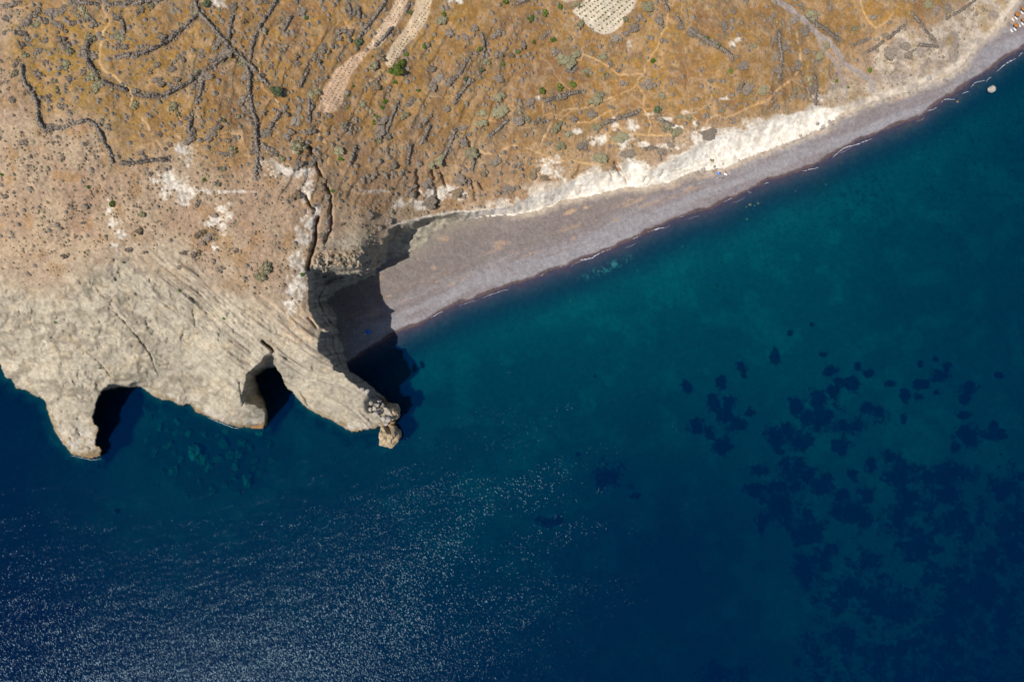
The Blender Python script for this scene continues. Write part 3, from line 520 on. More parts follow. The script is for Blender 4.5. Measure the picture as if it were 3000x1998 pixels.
for k, name, mat, lab, kind in [(0, 'seabed', 'bed', None, 'structure'), (1, 'beach', 'sand', None, 'structure'), (2, 'hillside', 'hill', None, 'structure'), (3, 'headland', 'rock', None, 'structure'),
      (4, 'white_cliff', 'white_rock', None, 'structure'), (5, 'vineyard_soil', 'soil', None, 'structure'), (6, 'road', 'soil', None, 'structure'), (7, 'path', 'soil', None, 'structure'),
      (8, 'seagrass', 'bed', 'dark seagrass meadow growing on the pale sandy sea bed', 'stuff'), (9, 'grey_cliff', 'rock', None, 'structure')]:
    q = Q[fc == k]
    if not len(q): continue
    uq, inv = np.unique(q.ravel(), return_inverse=True)
    o = mkmesh(name, XF[uq], inv.reshape(-1, 4), M[mat], smooth=True)
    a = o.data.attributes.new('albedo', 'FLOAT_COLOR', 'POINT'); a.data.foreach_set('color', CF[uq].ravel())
    a = o.data.attributes.new('grass', 'FLOAT', 'POINT'); a.data.foreach_set('value', GF[uq])
    tag(o, lab, 'seagrass' if k == 8 else None, None, kind)
def hs(u, v):
    i = np.interp(u, U1, np.arange(NU)); j = np.interp(v, V1A, np.arange(NV)); i0 = np.clip(np.floor(i).astype(int), 0, NU - 2); j0 = np.clip(np.floor(j).astype(int), 0, NV - 2); fi = i - i0; fj = j - j0
    return (H[j0, i0] * (1 - fi) + H[j0, i0 + 1] * fi) * (1 - fj) + (H[j0 + 1, i0] * (1 - fi) + H[j0 + 1, i0 + 1] * fi) * fj
def ms(A, u, v):
    return A[np.clip(np.searchsorted(V1A, v), 0, NV - 1), np.clip(np.searchsorted(U1, u), 0, NU - 1)]
def G(u, v, dz=0): return P(u, v, hs(u, v) + dz)
# water
b_ = 9000.; zb = -60.
wv = [(-b_, -b_, 0), (b_, -b_, 0), (b_, b_, 0), (-b_, b_, 0), (-b_, -b_, zb), (b_, -b_, zb), (b_, b_, zb), (-b_, b_, zb)]
o = mkmesh('water', wv, [(0, 1, 2, 3), (7, 6, 5, 4), (0, 4, 5, 1), (1, 5, 6, 2), (2, 6, 7, 3), (3, 7, 4, 0)], M['water']); tag(o, kind='structure')
o = mkmesh('deep_seabed', [(-b_, -b_, -52), (b_, -b_, -52), (b_, b_, -52), (-b_, b_, -52)], [(0, 1, 2, 3)], M['bed']); tag(o, kind='structure')

# ------------------------------------------------------------------ foam on the waterline
FO = [("1946,668 1930,670 1905,678 1889,682 1870,692 1851,703", 3.2), ("1806,722 1785,732 1765,738 1750,746 1736,755 1717,760 1691,763 1666,771 1652,777 1640,783", 2.3), ("1621,784 1610,788 1602,795 1592,803 1583,811", 1.4),
 ("2106,591 2090,600 2068,604 2040,616 2026,623 2000,634 1975,642", 1.4), ("2978,171 2955,184 2940,193 2930,202 2920,210", 2.0), ("2998,154 2990,160 2984,168", 1.2), ("2888,236 2870,240 2856,244 2850,250 2845,258", 1.4), ("2905,226 2896,232 2890,240", 1.4), ("2840,268 2828,272 2818,276", 1.2),
 ("2800,292 2788,292 2776,292 2765,294 2755,302", 1.8), ("2746,314 2735,321 2722,325 2712,328", 1.6), ("2700,338 2690,342 2680,346 2668,350", 1.2), ("2660,350 2640,362 2626,367 2610,372 2600,378", 1.2),
 ("2556,406 2540,413 2528,418 2510,424 2485,430 2470,436 2455,448 2440,462", 2.0), ("2428,457 2422,466", 1.0), ("2400,490 2385,495 2370,498 2350,502", 1.6), ("2253,535 2245,537 2238,541", 1.4), ("2190,560 2202,566", .8),
 ("1490,848 1470,852 1455,858 1430,866 1410,874", 1.0), ("1300,912 1285,918 1275,925 1262,930", 1.4), ("1395,880 1370,887 1345,896", .8), ("2150,578 2130,588 2120,592", 1.0), ("606,1222 630,1232 654,1241 680,1251 700,1256", 1.2), ("207,1334 240,1341 270,1347 296,1343", 1.0)]
_wl = WATERLINE[1:-4]; _l = np.r_[0, np.cumsum(np.hypot(*np.diff(_wl, axis=0).T))]
for k in range(10):
    a0 = rnd.uniform(0, _l[-1] - 80); qq = np.linspace(a0, a0 + rnd.uniform(18, 75), 8); xx = np.interp(qq, _l, _wl[:, 0]); yy = np.interp(qq, _l, _wl[:, 1]); of = rnd.uniform(2, 14); bw_ = np.sin(np.linspace(0, 3.14 * rnd.uniform(1, 3), 8)) * rnd.uniform(1, 3.5)
    FO.append((' '.join('%.1f,%.1f' % (x_ + .37 * (of + b_), y_ + .93 * (of + b_)) for x_, y_, b_ in zip(xx, yy, bw_)), rnd.uniform(.3, .6)))
vv, ff = [], []
for s_, w in FO:
    p = parr(s_); L_ = np.r_[0, np.cumsum(np.hypot(*np.diff(p, axis=0).T))]; n_ = int(L_[-1] / 1.2) + 2; q = np.linspace(0, L_[-1], n_)
    x = np.interp(q, L_, p[:, 0]); y = np.interp(q, L_, p[:, 1]) + 1.6 * fbm(q / 9, q * 0 + w, 3, 70)
    ww = w * np.sin(np.pi * np.clip(q / L_[-1], .02, .98)) ** .5
    for s2 in range(3):
        a = (.06 + .62 * np.abs(fbm(q / 3.5, q * 0 + s2 * 5 + w, 3, 71))) * ww; off = (s2 - .6) * ww * .55
        tx = np.gradient(x); ty = np.gradient(y); l = np.hypot(tx, ty); nx, ny = -ty / l, tx / l; b0 = len(vv)
        A1 = P(x + nx * (off - a), y + ny * (off - a), .035 + .012 * s2); A2 = P(x + nx * (off + a), y + ny * (off + a), .04 + .012 * s2)
        for i in range(n_): vv += [A1[i], A2[i]]
        for i in range(n_ - 1):
            if vn(q[i] / 2.5, s2 * 3. + w, 72) > (.22 + .2 * (s2 != 1)): ff.append((b0 + 2 * i, b0 + 2 * i + 1, b0 + 2 * i + 3, b0 + 2 * i + 2))
o = mkmesh('foam', vv, ff, M['foam']); tag(o, 'thin white surf foam along the edge of the grey beach', 'foam', kind='stuff')

# ------------------------------------------------------------------ labels that say which one
LM = [(1770,40,'the white vineyard plot'),(970,245,'the pinkish ploughed terrace'),(1128,75,'the narrow left vine strip'),(1200,90,'the pale right vine strip'),(300,160,'the bend of the sandy footpath'),(470,130,'the curved upper-left field wall'),
 (420,275,'the long sagging stone wall'),(200,365,'the hooked boundary wall'),(645,105,'the diagonal dark wall'),(735,290,'the ragged vertical wall'),(510,545,'the white bare patch'),(655,640,'the lower white streak'),(830,490,'the white patch by the gully'),
 (955,560,'the narrow dark gully'),(915,700,'the deep dark fissure'),(1160,205,'the big green tree'),(812,272,'the round grey-green tree'),(1880,217,'the crossing of the goat tracks'),(1840,135,'the white crescent spot'),(2155,125,'the pale sand arc'),
 (2080,390,'the white cliff notch'),(2250,380,'the tall white cliff'),(2360,70,'the grey gravel road'),(2500,220,'the foot of the grey road'),(2640,130,'the pale eroded slope'),(2850,60,'the bare slope above the parasols'),(1660,180,'the large grey shrub clump'),(1650,285,'the straight low wall'),
 (1815,350,'the short wall above the white bank'),(1350,200,'the thin slanting wall'),(1160,345,'the tall slanting terrace wall'),(1240,400,'the short terrace walls'),(1470,540,'the grey knoll above the beach'),(1250,560,'the dark runnels above the beach'),
 (1050,770,'the craggy grey cliff'),(600,700,'the brown shrub cluster on the slope'),(780,800,'the twin olive shrubs'),(340,680,'the small white scar on the slope'),(100,560,'the tan western slope'),(110,220,'the western field of shrubs'),(590,30,'the wall junction at the top'),(420,1000,'the crack in the headland rock'),
 (700,950,'the striped rock beds'),(2320,230,'the overgrown terraces by the road'),(1440,250,'the middle slope of scattered shrubs'),(1590,450,'the branching tan tracks'),(900,120,'the dry slope left of the vine strips'),(1440,60,'the slope between the vine plots'),(2060,200,'the bare brown field'),(50,720,'the far left rocky slope')]
def VORD(k): return ['','first','second','third','fourth','fifth','sixth','seventh','eighth','ninth','tenth','eleventh','twelfth','thirteenth','fourteenth','fifteenth','sixteenth','seventeenth','eighteenth','nineteenth','twentieth','twenty-first','twenty-second','twenty-third','twenty-fourth','twenty-fifth','twenty-sixth','twenty-seventh','twenty-eighth','twenty-ninth','thirtieth','thirty-first','thirty-second','thirty-third','thirty-fourth'][k]
ORD = ['', 'second', 'third', 'fourth', 'fifth', 'sixth', 'seventh', 'eighth', 'ninth', 'tenth', 'eleventh', 'twelfth', 'thirteenth', 'fourteenth', 'fifteenth', 'sixteenth', 'seventeenth', 'eighteenth', 'nineteenth', 'twentieth']
_cnt = {}
def where(u, v):
    d, x, y, nm = min((math.hypot(u - x, v - y), x, y, nm) for x, y, nm in LM)
    if d < 14: r = 'beside'
    else:
        a = math.degrees(math.atan2(-(v - y), u - x)) % 360
        r = ['right of', 'above right of', 'above', 'above left of', 'left of', 'below left of', 'below', 'below right of'][int((a + 22.5) // 45) % 8]
    return r + ' ' + nm, d
def label_all(items):     # items: (object, description, u, v)
    g = {}
    for o, ds, u, v in items:
        w, d = where(u, v); g.setdefault((ds, w), []).append((d, o))
    for (ds, w), l in g.items():
        l.sort(key=lambda t: t[0])
        for i, (d, o) in enumerate(l):
            o['label'] = ds + ' ' + w if len(l) == 1 else (ds + ' ' + w + ', nearest one' if i == 0 else ds + ' ' + w + ', ' + ORD[i % 20] + ' nearest')

# ------------------------------------------------------------------ dry-stone walls

rs = np.random.RandomState(5)
CUBE = np.array([(-1,-1,-1),(1,-1,-1),(1,1,-1),(-1,1,-1),(-1,-1,1),(1,-1,1),(1,1,1),(-1,1,1)], float) * .5
CQ = np.array([(0,3,2,1),(4,5,6,7),(0,1,5,4),(1,2,6,5),(2,3,7,6),(3,0,4,7)])
items = []
for wi, wl in enumerate(WL.replace('\n', '').split(';')):
    p = parr(wl)
    if 700 < p[0, 0] < 1560 and p[0, 1] > 60 and math.hypot(*(p[-1] - p[0])) < 52: continue
    L_ = np.r_[0, np.cumsum(np.hypot(*np.diff(p, axis=0).T))]
    n_ = int(L_[-1] * .15 / .34) + 2; q = np.linspace(0, L_[-1], n_)
    x = np.interp(q, L_, p[:, 0]); y = np.interp(q, L_, p[:, 1]); x = x + 3.2 * fbm(q / 26, q * 0 + p[0, 0], 3, 73); y = y + 3.2 * fbm(q / 26, q * 0 + 7, 3, 74)
    tx = np.gradient(x); ty = np.gradient(y); l = np.hypot(tx, ty) + 1e-6; nx, ny = -ty / l, tx / l
    vs, fs = [], []
    thin = (p[0, 0] > 2500) or L_[-1] < 112
    wd = (.8 if thin else 1.3); hgt = .7 if thin else .9
    for i in range(n_):
        wf = .35 + 1.2 * vn(q[i] / 11, 3.3 + p[0, 0], 75); hf = .4 + .9 * vn(q[i] / 15, 8.3 + p[0, 1], 76); te = min(1, .35 + min(q[i], L_[-1] - q[i]) / 14); wf *= te; hf *= te
        if vn(q[i] / 9, 1.3 + p[0, 0], 77) < .24: wf *= 1.2; hf *= .3
        if vn(q[i] / 7, 5.3 + p[0, 1], 78) < .27: continue
        for a in (-1, -.35, .35, 1):
            for lay in (0, 1):
                if lay == 1 and abs(a) > .9 and rs.rand() < .6: continue
                o_ = a * wd * wf * (1 - .35 * lay) + rs.randn() * .6 * (1 + 3 * (rs.rand() < .08))
                uu = x[i] + nx[i] * o_ + rs.randn() * .5; vv2 = y[i] + ny[i] * o_ + rs.randn() * .5
                c = G(uu, vv2) + np.array([0, 0, (.2 + .75 * lay * hgt * .6) * hf])
                s3 = (.30 + .28 * rs.rand(3)) * np.array([1, 1, hgt * hf * .9]); th = rs.rand() * 3.14; ct, st = math.cos(th), math.sin(th)
                v8 = (CUBE + rs.randn(8, 3) * .13) * s3 * 1.5; v8 = np.stack([v8[:, 0] * ct - v8[:, 1] * st, v8[:, 0] * st + v8[:, 1] * ct, v8[:, 2]], -1) + c
                fs.append(CQ + 8 * len(vs)); vs.append(v8)
    o = mkmesh('stone_wall', np.vstack(vs), np.vstack(fs), M['lava'], loc=G(p[0, 0], p[0, 1]))
    tag(o, None, 'wall', 'dry-stone walls dividing the dry fields'); L0 = L_[-1]
    m_ = len(p) // 2; items.append((o, ('long' if L0 > 150 else 'short' if L0 < 60 else 'low') + ' dark dry-stone wall', p[m_, 0], p[m_, 1]))
label_all(items)

# ------------------------------------------------------------------ shrubs
def leafball(seed, nleaf, flat=.6, lobes=5, leaf=.17, core=True):
    r = np.random.RandomState(seed); vs, fs = [], []
    lb = [(.2 * r.randn(), .2 * r.randn(), 0, .5 + .1 * r.rand())] + [(math.cos(a) * q_, math.sin(a) * q_, .0, .2 + .28 * r.rand()) for a, q_ in zip(r.rand(lobes + 2) * 6.28, .35 + .5 * r.rand(lobes + 2))]
    if core:
        for (cx, cy, cz, cr) in lb:
            b0 = len(vs)
            for k, ph in enumerate((0.05, .5, .95)):
                for a in range(8):
                    t_ = a * .785 + k * .4; rr = cr * .86 * math.cos(ph * 1.35) * (1 + .25 * r.randn() * .5); vs.append((cx + rr * math.cos(t_), cy + rr * math.sin(t_), (cz + cr * 1.05 * math.sin(ph * 1.35)) * flat - .1 * (k == 0)))
            for k in range(2):
                for a in range(8): fs.append((b0 + k * 8 + a, b0 + k * 8 + (a + 1) % 8, b0 + k * 8 + 8 + (a + 1) % 8, b0 + k * 8 + 8 + a))
            fs.append(tuple(b0 + 16 + a for a in range(8)))
    for i in range(nleaf):
        cx, cy, cz, cr = lb[r.randint(len(lb))]; th = r.rand() * 6.283; cp = r.rand() ** .7; sp = math.sqrt(1 - cp * cp)
        R_ = cr * (.86 + .24 * r.rand()); c = np.array([cx + R_ * sp * math.cos(th), cy + R_ * sp * math.sin(th), (cz + R_ * cp * 1.1) * flat])
        a = r.randn(3); a /= np.linalg.norm(a); bb = np.cross(a, r.randn(3)); bb /= np.linalg.norm(bb); s_ = leaf * (.5 + .8 * r.rand()); b0 = len(vs)
        vs += [tuple(c + a * s_), tuple(c + bb * s_ * .6), tuple(c - a * s_), tuple(c - bb * s_ * .6)]; fs.append((b0, b0 + 1, b0 + 2, b0 + 3))
    return vs, fs
SHM = {}
for mk in ('scrub', 'scrub2', 'olive', 'green', 'bright', 'ggreen'):
    for k in range(4):
        v_, f_ = leafball(k * 7 + len(mk), 330, .55 if mk in ('scrub', 'scrub2') else .8, 5 + k % 3, .13)
        me = bpy.data.meshes.new('shrub_mesh'); me.from_pydata(v_, [], f_); me.materials.append(M[mk]); SHM[mk, k] = me
SH = """107,72,14 134,65,10 177,81,16 214,69,10 179,121,16 132,118,12 199,150,12 188,195,15 116,220,13 198,230,8 134,183,8 83,121,14 102,156,15 159,239,7 171,268,8 140,287,10 183,313,9 80,271,10 64,73,14 61,99,12 150,35,18 185,29,13 92,48,14 239,32,20 252,54,14 220,19,14 271,73,12 265,115,12 338,45,13 242,150,14 268,166,12 274,220,14 277,265,20 349,108,14 363,137,14 472,107,12 411,29,11 443,24,9 571,38,14 679,19,12 590,155,13 625,172,14 638,121,14 654,156,18 510,179,13 504,198,12 459,191,8 438,207,8 517,233,11 507,252,14 571,217,13 590,230,16 571,252,12 462,239,14 395,268,12 440,277,12 395,309,10 507,309,13 523,335,8 702,188,12 714,220,15 714,287,13 733,319,14 625,376,13 609,402,14 555,379,13 542,344,10 552,405,16 466,391,7 35,293,10 67,418,8 147,370,12 743,434,14 644,450,8 662,451,7 682,440,8 20,20,12 45,15,12 15,55,10 110,30,9 60,135,9 50,180,10 75,165,11 45,215,10
989,96,20 941,140,16 919,166,16 1021,92,13 884,29,16 1031,41,14 823,148,7 871,187,8 878,297,17 916,274,15 830,319,18 862,351,22 909,379,14 842,395,14 769,392,16 1062,306,14 1007,364,9 1024,367,8 1117,351,14 1110,376,18 1133,399,12 986,440,16 1238,351,17 1180,341,10 1353,408,13 1372,392,9 1276,469,20 1375,443,16 1464,325,19 1458,281,20 1413,328,18 1407,360,14 1308,316,12 1458,159,13 1442,105,16 1362,108,10 1388,83,11 1451,226,14 801,450,13 868,478,15 825,465,9 919,466,12 1110,410,9 1085,330,12 1290,60,14 1310,95,14 1280,230,16 1260,250,14 1200,300,13 760,225,10 770,330,9
1661,174,26 1645,165,16 1679,198,14 1624,153,12 1715,206,12 1811,207,8 1730,328,15 1739,287,18 1752,274,14 1765,166,16 1787,185,10 1577,351,12 1631,364,14 1677,346,11 1663,392,16 1752,370,14 1828,242,11 1895,246,17 1937,274,10 1822,395,20 2077,383,20 2173,191,14 2182,261,17 2230,261,22 2210,136,9 2026,86,14 1978,383,17 1956,370,14 2119,73,14 1803,108,18 1835,96,13 1857,77,15 1873,48,15 1889,13,18 1551,293,13 1516,348,18 2017,344,9 1841,446,18 1755,459,17 1637,427,15 1704,424,17 1995,80,12 2030,100,13 1905,430,16 1940,440,17 1965,420,14
2323,57,15 2358,89,17 2378,41,16 2521,121,16 2263,118,10 2330,191,15 2327,271,11 2272,309,9 2368,233,17 2649,131,17 2665,153,16 2604,143,18 2773,22,16 2269,204,15 2272,166,12 2380,180,13 2400,160,12 2255,60,14 2300,140,12 2420,130,9 2360,150,12 2376,260,14 2350,280,11 2740,30,14 2715,15,12 2560,50,12
376,730,8 526,781,6 599,698,20 587,685,12 647,787,10 580,591,9 932,541,16 862,570,14 1088,519,14 1244,535,18 1251,586,20 1196,557,16 1078,634,10 1133,647,13 1477,548,24 1059,661,7 1000,660,6 1340,520,16 1330,560,14 1420,500,14 1450,470,16 1520,480,14 1560,500,16 1590,520,12 1150,480,12 1180,500,12 905,480,11 950,650,9 955,672,8 940,690,7 962,640,6"""
GB = """1191,160,8,bright 1157,244,8,bright 1125,298,9,bright 1118,316,7,bright 1103,343,7,bright 1097,355,7,bright 1092,364,6,bright 1107,407,8,bright 1033,254,5,bright 1021,282,6,bright 1090,167,4,bright 1116,212,4,bright 998,465,9,bright 1017,316,5,bright 2073,113,7,bright 1472,190,9,green 1481,8,11,green 1243,137,10,green 1365,234,11,ggreen 1405,146,9,green 1555,60,14,green 1597,40,12,green 1642,22,11,green 1618,119,13,green 1565,126,8,green 1668,115,6,green 1516,153,9,green 1771,220,7,green 1721,223,7,green 1588,268,13,green 1640,258,13,green 1677,249,13,green 1913,179,9,bright 1925,322,13,ggreen 2117,324,11,olive 2107,135,9,green 1700,77,18,olive 1929,62,17,scrub 1835,60,12,olive 258,549,7,bright 330,598,11,green 362,768,5,green 248,740,4,green 525,850,6,bright 657,933,5,bright 164,945,6,bright 292,1078,5,bright 885,803,7,bright 598,528,7,bright 655,354,9,ggreen 1097,195,19,olive 1050,128,16,ggreen 2499,86,14,olive 782,787,22,olive 763,812,19,olive 606,15,14,ggreen 878,432,24,olive 2087,470,8,olive 2548,208,9,green 2450,240,7,bright 2485,258,5,bright 1410,205,9,ggreen 1225,266,7,green 2140,210,9,green 898,55,8,green 1300,43,9,green 1203,40,9,green 972,560,6,bright 5,512,6,bright"""
items = []
shr = []
for q in SH.split():
    u, v, r_ = map(float, q.split(',')); shr.append((u, v, r_, 'scrub' if (rnd.random() < .72) else 'scrub2' if v > 480 else 'olive'))
extra = 0; k = 0
occ = [(a, b, c) for a, b, c, _ in shr]
while len(shr) < 296 and k < 9000:
    k += 1; u = rnd.uniform(10, 2800); v = rnd.uniform(5, 760)
    if u > 900 and v > 620: continue
    if ms(scrubA, u, v) < .8 or ms(mPale, u, v) > .4 or ms(dT, u, v) < 14: continue
    r_ = rnd.uniform(5, 9) if v > 380 or u < 800 else rnd.uniform(7, 12)
    if any(math.hypot(u - a, v - b) < (c + r_) * 1.1 for a, b, c in occ): continue
    if vn(u / 70, v / 70, 80) < .45: continue
    occ.append((u, v, r_)); shr.append((u, v, r_, rnd.choice(['scrub', 'scrub2', 'scrub', 'olive'])))
cn = {'scrub': 'grey thorny shrub', 'scrub2': 'brown dry shrub', 'olive': 'olive-brown shrub', 'green': 'green bush', 'bright': 'bright green bush', 'ggreen': 'grey-green bush'}
def szw(r_): return 'small' if r_ < 8.5 else 'broad' if r_ > 15 else 'round'
for u, v, r_, mk in shr:
    o = bpy.data.objects.new('shrub', SHM[mk, rnd.randrange(4)]); COL.objects.link(o)
    zg = hs(u, v); sc = .15 * (CAM_H - zg) / CAM_H * r_ * 1.6; o.location = P(u, v, zg - .05); o.scale = (sc * rnd.uniform(.85, 1.35), sc * rnd.uniform(.7, 1.05), min(sc, 1.6) * rnd.uniform(.8, 1.1)); o.rotation_euler = (0, 0, rnd.uniform(0, 6.28))
    tag(o, None, 'shrub', 'low dry shrubs scattered over the hillside'); items.append((o, szw(r_) + ' ' + cn[mk], u, v))
bm_trunk = bpy.data.meshes.new('trunk_mesh')
tv, tf = [], []
for k in range(5):
    for a in range(7): tv.append((math.cos(a * .8976) * (.11 - .016 * k) + .02 * math.sin(k * 2), math.sin(a * .8976) * (.11 - .016 * k), k * .2))
for k in range(4):
    for a in range(7): tf.append((k * 7 + a, k * 7 + (a + 1) % 7, k * 7 + 7 + (a + 1) % 7, k * 7 + 7 + a))
for j in range(5):   # limbs
    a = j * 1.257; b0 = len(tv); d = Vector((math.cos(a) * .45, math.sin(a) * .45, .4)); s_ = Vector((0, 0, .4))
    for k in range(3):
        c = s_ + d * (k / 2); w = .05 - .018 * k
        for t_ in range(4): tv.append((c.x + w * math.cos(t_ * 1.57) * math.sin(a), c.y - w * math.cos(t_ * 1.57) * math.cos(a), c.z + w * math.sin(t_ * 1.57)))
    for k in range(2):
        for t_ in range(4): tf.append((b0 + k * 4 + t_, b0 + k * 4 + (t_ + 1) % 4, b0 + k * 4 + 4 + (t_ + 1) % 4, b0 + k * 4 + 4 + t_))
bm_trunk.from_pydata(tv, [], tf); bm_trunk.materials.append(M['bark'])
for q in GB.split():
    u, v, r_, mk = q.split(','); u, v, r_ = float(u), float(v), float(r_); zg = hs(u, v); sc = .15 * (CAM_H - zg) / CAM_H * r_
    t_ = empty('bush', P(u, v, zg), rnd.uniform(0, 6.28)); tag(t_, None, 'bush', 'green bushes among the dry grass')
    c = bpy.data.objects.new('crown', SHM[mk, rnd.randrange(4)]); COL.objects.link(c); c.parent = t_; hz = sc * (1.25 if mk in ('green', 'ggreen') else .8); c.scale = (sc, sc * rnd.uniform(.85, 1.1), hz); c.location = (0, 0, .15 * sc)
    k_ = bpy.data.objects.new('trunk', bm_trunk); COL.objects.link(k_); k_.parent = t_; k_.scale = (sc, sc, hz * .55); k_.location = (0, 0, -.1)
    items.append((t_, szw(r_) + ' ' + cn[mk], u, v))
# three real trees
v_, f_ = leafball(91, 2600, .9, 8, .075); me1 = bpy.data.meshes.new('crown_mesh'); me1.from_pydata(v_, [], f_); me1.materials.append(M['green'])
v_, f_ = leafball(97, 2200, .9, 7, .08); me2 = bpy.data.meshes.new('crown_mesh'); me2.from_pydata(v_, [], f_); me2.materials.append(M['ggreen'])
for u, v, r_, me, h_, lab in [(1162,210,25,me1,1.0,'wide green tree at the lower end of the pale vine strip'),(1178,188,15,me1,1.2,'smaller green tree touching the wide green tree on its upper side'),(812,272,21,me2,1.0,'lone round grey-green tree left of the pinkish terrace')]:
    zg = hs(u, v); sc = .15 * (CAM_H - zg) / CAM_H * r_; t_ = empty('tree', P(u, v, zg), rnd.uniform(0, 6), lab, 'tree')
    c = bpy.data.objects.new('crown', me); COL.objects.link(c); c.parent = t_; c.scale = (sc, sc, sc * .9 * h_); c.location = (0, 0, .35 * sc)
    k_ = bpy.data.objects.new('trunk', bm_trunk); COL.objects.link(k_); k_.parent = t_; k_.scale = (sc, sc, sc * .9); k_.location = (0, 0, -.1)
label_all(items)
# countless small tussocks: ground cover
def tuft(r, n=7):
    vs = []; fs = []
    for k in range(2):
        for a in range(6): t_ = a * 1.047 + k * .5; w = (1.0, .55)[k]; vs.append((w * math.cos(t_) * (.8 + .4 * r.rand()), w * math.sin(t_) * (.8 + .4 * r.rand()), (-.1, .55)[k] + .1 * r.randn()))
    vs.append((0, 0, .8))
    for a in range(6): fs += [(a, (a + 1) % 6, 6 + (a + 1) % 6), (a, 6 + (a + 1) % 6, 6 + a), (6 + a, 6 + (a + 1) % 6, 12)]
    return np.array(vs), np.array(fs)
TU = [tuft(np.random.RandomState(k)) for k in range(6)]
def scatter(n, fn, seed, name, mat, lab, cat, rng):
    r = np.random.RandomState(seed); vs, fs = [], []; c = 0; u = r.uniform(-300, 3100, n * 6); v = r.uniform(-300, 1250, n * 6)
    pr = fn(u, v) * (ms(scrubA, u, v) > .55) * (ms(dT, u, v) > 4) * (ms(PM, u, v) < .3); ok = r.rand(len(u)) < pr; u, v = u[ok][:n], v[ok][:n]
    g_ = G(u, v); sc = (.15 * (rng[0] + (rng[1] - rng[0]) * r.rand(len(u)) ** 2.2))
    for i in range(len(u)):
        a, f = TU[r.randint(6)]; th = r.rand() * 6.28; ct, st = math.cos(th), math.sin(th); b = a * sc[i] * np.array([1, .8 + .4 * r.rand(), .75])
        vs.append(np.stack([b[:, 0] * ct - b[:, 1] * st, b[:, 0] * st + b[:, 1] * ct, b[:, 2]], -1) + g_[i]); fs.append(f + 13 * i)
    o = mkmesh(name, np.vstack(vs), np.vstack(fs), M[mat]); tag(o, lab, cat, kind='stuff')
dens = lambda u, v: 2.2 * ms(TLINE, u, v) + 1.2 * ss(15, 5, ms(WALLD, u, v)) + .25 + .75 * (vn(u / 45, v / 45, 81) > .42) * vn(u / 45, v / 45, 81)
band = lambda u, v: ss(.55, .15, ms(mRock, u, v))
scatter(8500, lambda u, v: dens(u, v) * band(u, v) * (.25 + .75 * (1 - ms(mOch, u, v))), 3, 'scrub_cover', 'scrub2', 'tiny brown scrub tussocks dotting the tan slope', 'scrub', (1.0, 4.8))
scatter(6500, lambda u, v: dens(u, v) * (.3 + .7 * ms(mOch, u, v)) * band(u, v) * (1 - .3 * ms(mRock, u, v)), 4, 'thorn_cover', 'scrub', 'tiny grey thorn cushions spread over the hillside', 'scrub', (1.3, 8.5))
scatter(1500, lambda u, v: dens(u, v) * .5 * band(u, v), 6, 'green_cover', 'olive', 'tiny olive-green tufts spread over the hillside', 'scrub', (1.5, 5.0))

# ------------------------------------------------------------------ vines
def star(seed, mat):
    r = np.random.RandomState(seed); vs, fs = [], []
    for k in range(6):
        a = k * 1.047 + r.rand() * .6; L2 = .6 + .6 * r.rand(); n_ = 9
        for j in range(n_):
            c = np.array([math.cos(a) * L2 * j / n_, math.sin(a) * L2 * j / n_, .35 - .25 * (j / n_) + .1 * r.rand()]); d = r.randn(3); d /= np.linalg.norm(d); e = np.cross(d, r.randn(3)); e /= np.linalg.norm(e); s_ = .16 + .1 * r.rand(); b0 = len(vs)
            vs += [tuple(c + d * s_), tuple(c + e * s_), tuple(c - d * s_), tuple(c - e * s_)]; fs.append((b0, b0 + 1, b0 + 2, b0 + 3))
    me = bpy.data.meshes.new('vine_mesh'); me.from_pydata(vs, [], fs); me.materials.append(M[mat]); return me
VM = [star(k, 'vine') for k in range(4)]; VD = [star(k + 9, 'dryvine') for k in range(3)]
nvine = 0
def plant(poly, o0, dirv, sp, off, rows, per, name, meshes, sz, grp):
    global nvine
    for i, r0 in enumerate(rows):
        k = 0
        for j in range(per):
            u = o0[0] + off[0] * r0 + dirv[0] * sp * j + rnd.gauss(0, .8); v = o0[1] + off[1] * r0 + dirv[1] * sp * j + rnd.gauss(0, .6)
            if v < -6 or not inside(poly, np.array([u]), np.array([v]))[0] or rnd.random() < .07: continue
            if pdist(poly, np.array([u]), np.array([v]), True)[0] < 3: continue
            k += 1; o = bpy.data.objects.new('grapevine', rnd.choice(meshes)); COL.objects.link(o); o.location = G(u, v); s_ = sz * rnd.uniform(.6, 1.15); o.scale = (s_, s_, s_); o.rotation_euler = (0, 0, rnd.uniform(0, 6.28)); nvine += 1
            tag(o, f'vine {("first " + ORD[k-1]) if 0 else VORD(k)} from the lower end, {ORD[i] or "first"} row of {name}', 'vine', grp)
plant(V1, (1676, 62), (.773, -.634), 9.6, (10.2, 10.6), range(-2, 9), 24, 'white vineyard from the left', VM, .62, 'vines of the white vineyard')
plant(V2, (1128, 196), (.56, -.83), 8.6, (8.5, 5.6), range(0, 4), 34, 'pale right strip from the left', VM + VD, .42, 'vines of the pale right strip')
plant(V3, (1078, 140), (.56, -.83), 8.2, (9.5, 6.4), range(0, 4), 30, 'narrow left strip from the left', VD, .34, 'vines of the narrow left strip')
plant(V4, (934, 318), (.50, -.866), 8.4, (11.0, 6.0), range(-1, 6), 26, 'pinkish terrace from the left', VD, .34, 'vines of the pinkish terrace')
print('vines', nvine, 'shrubs', len(shr))

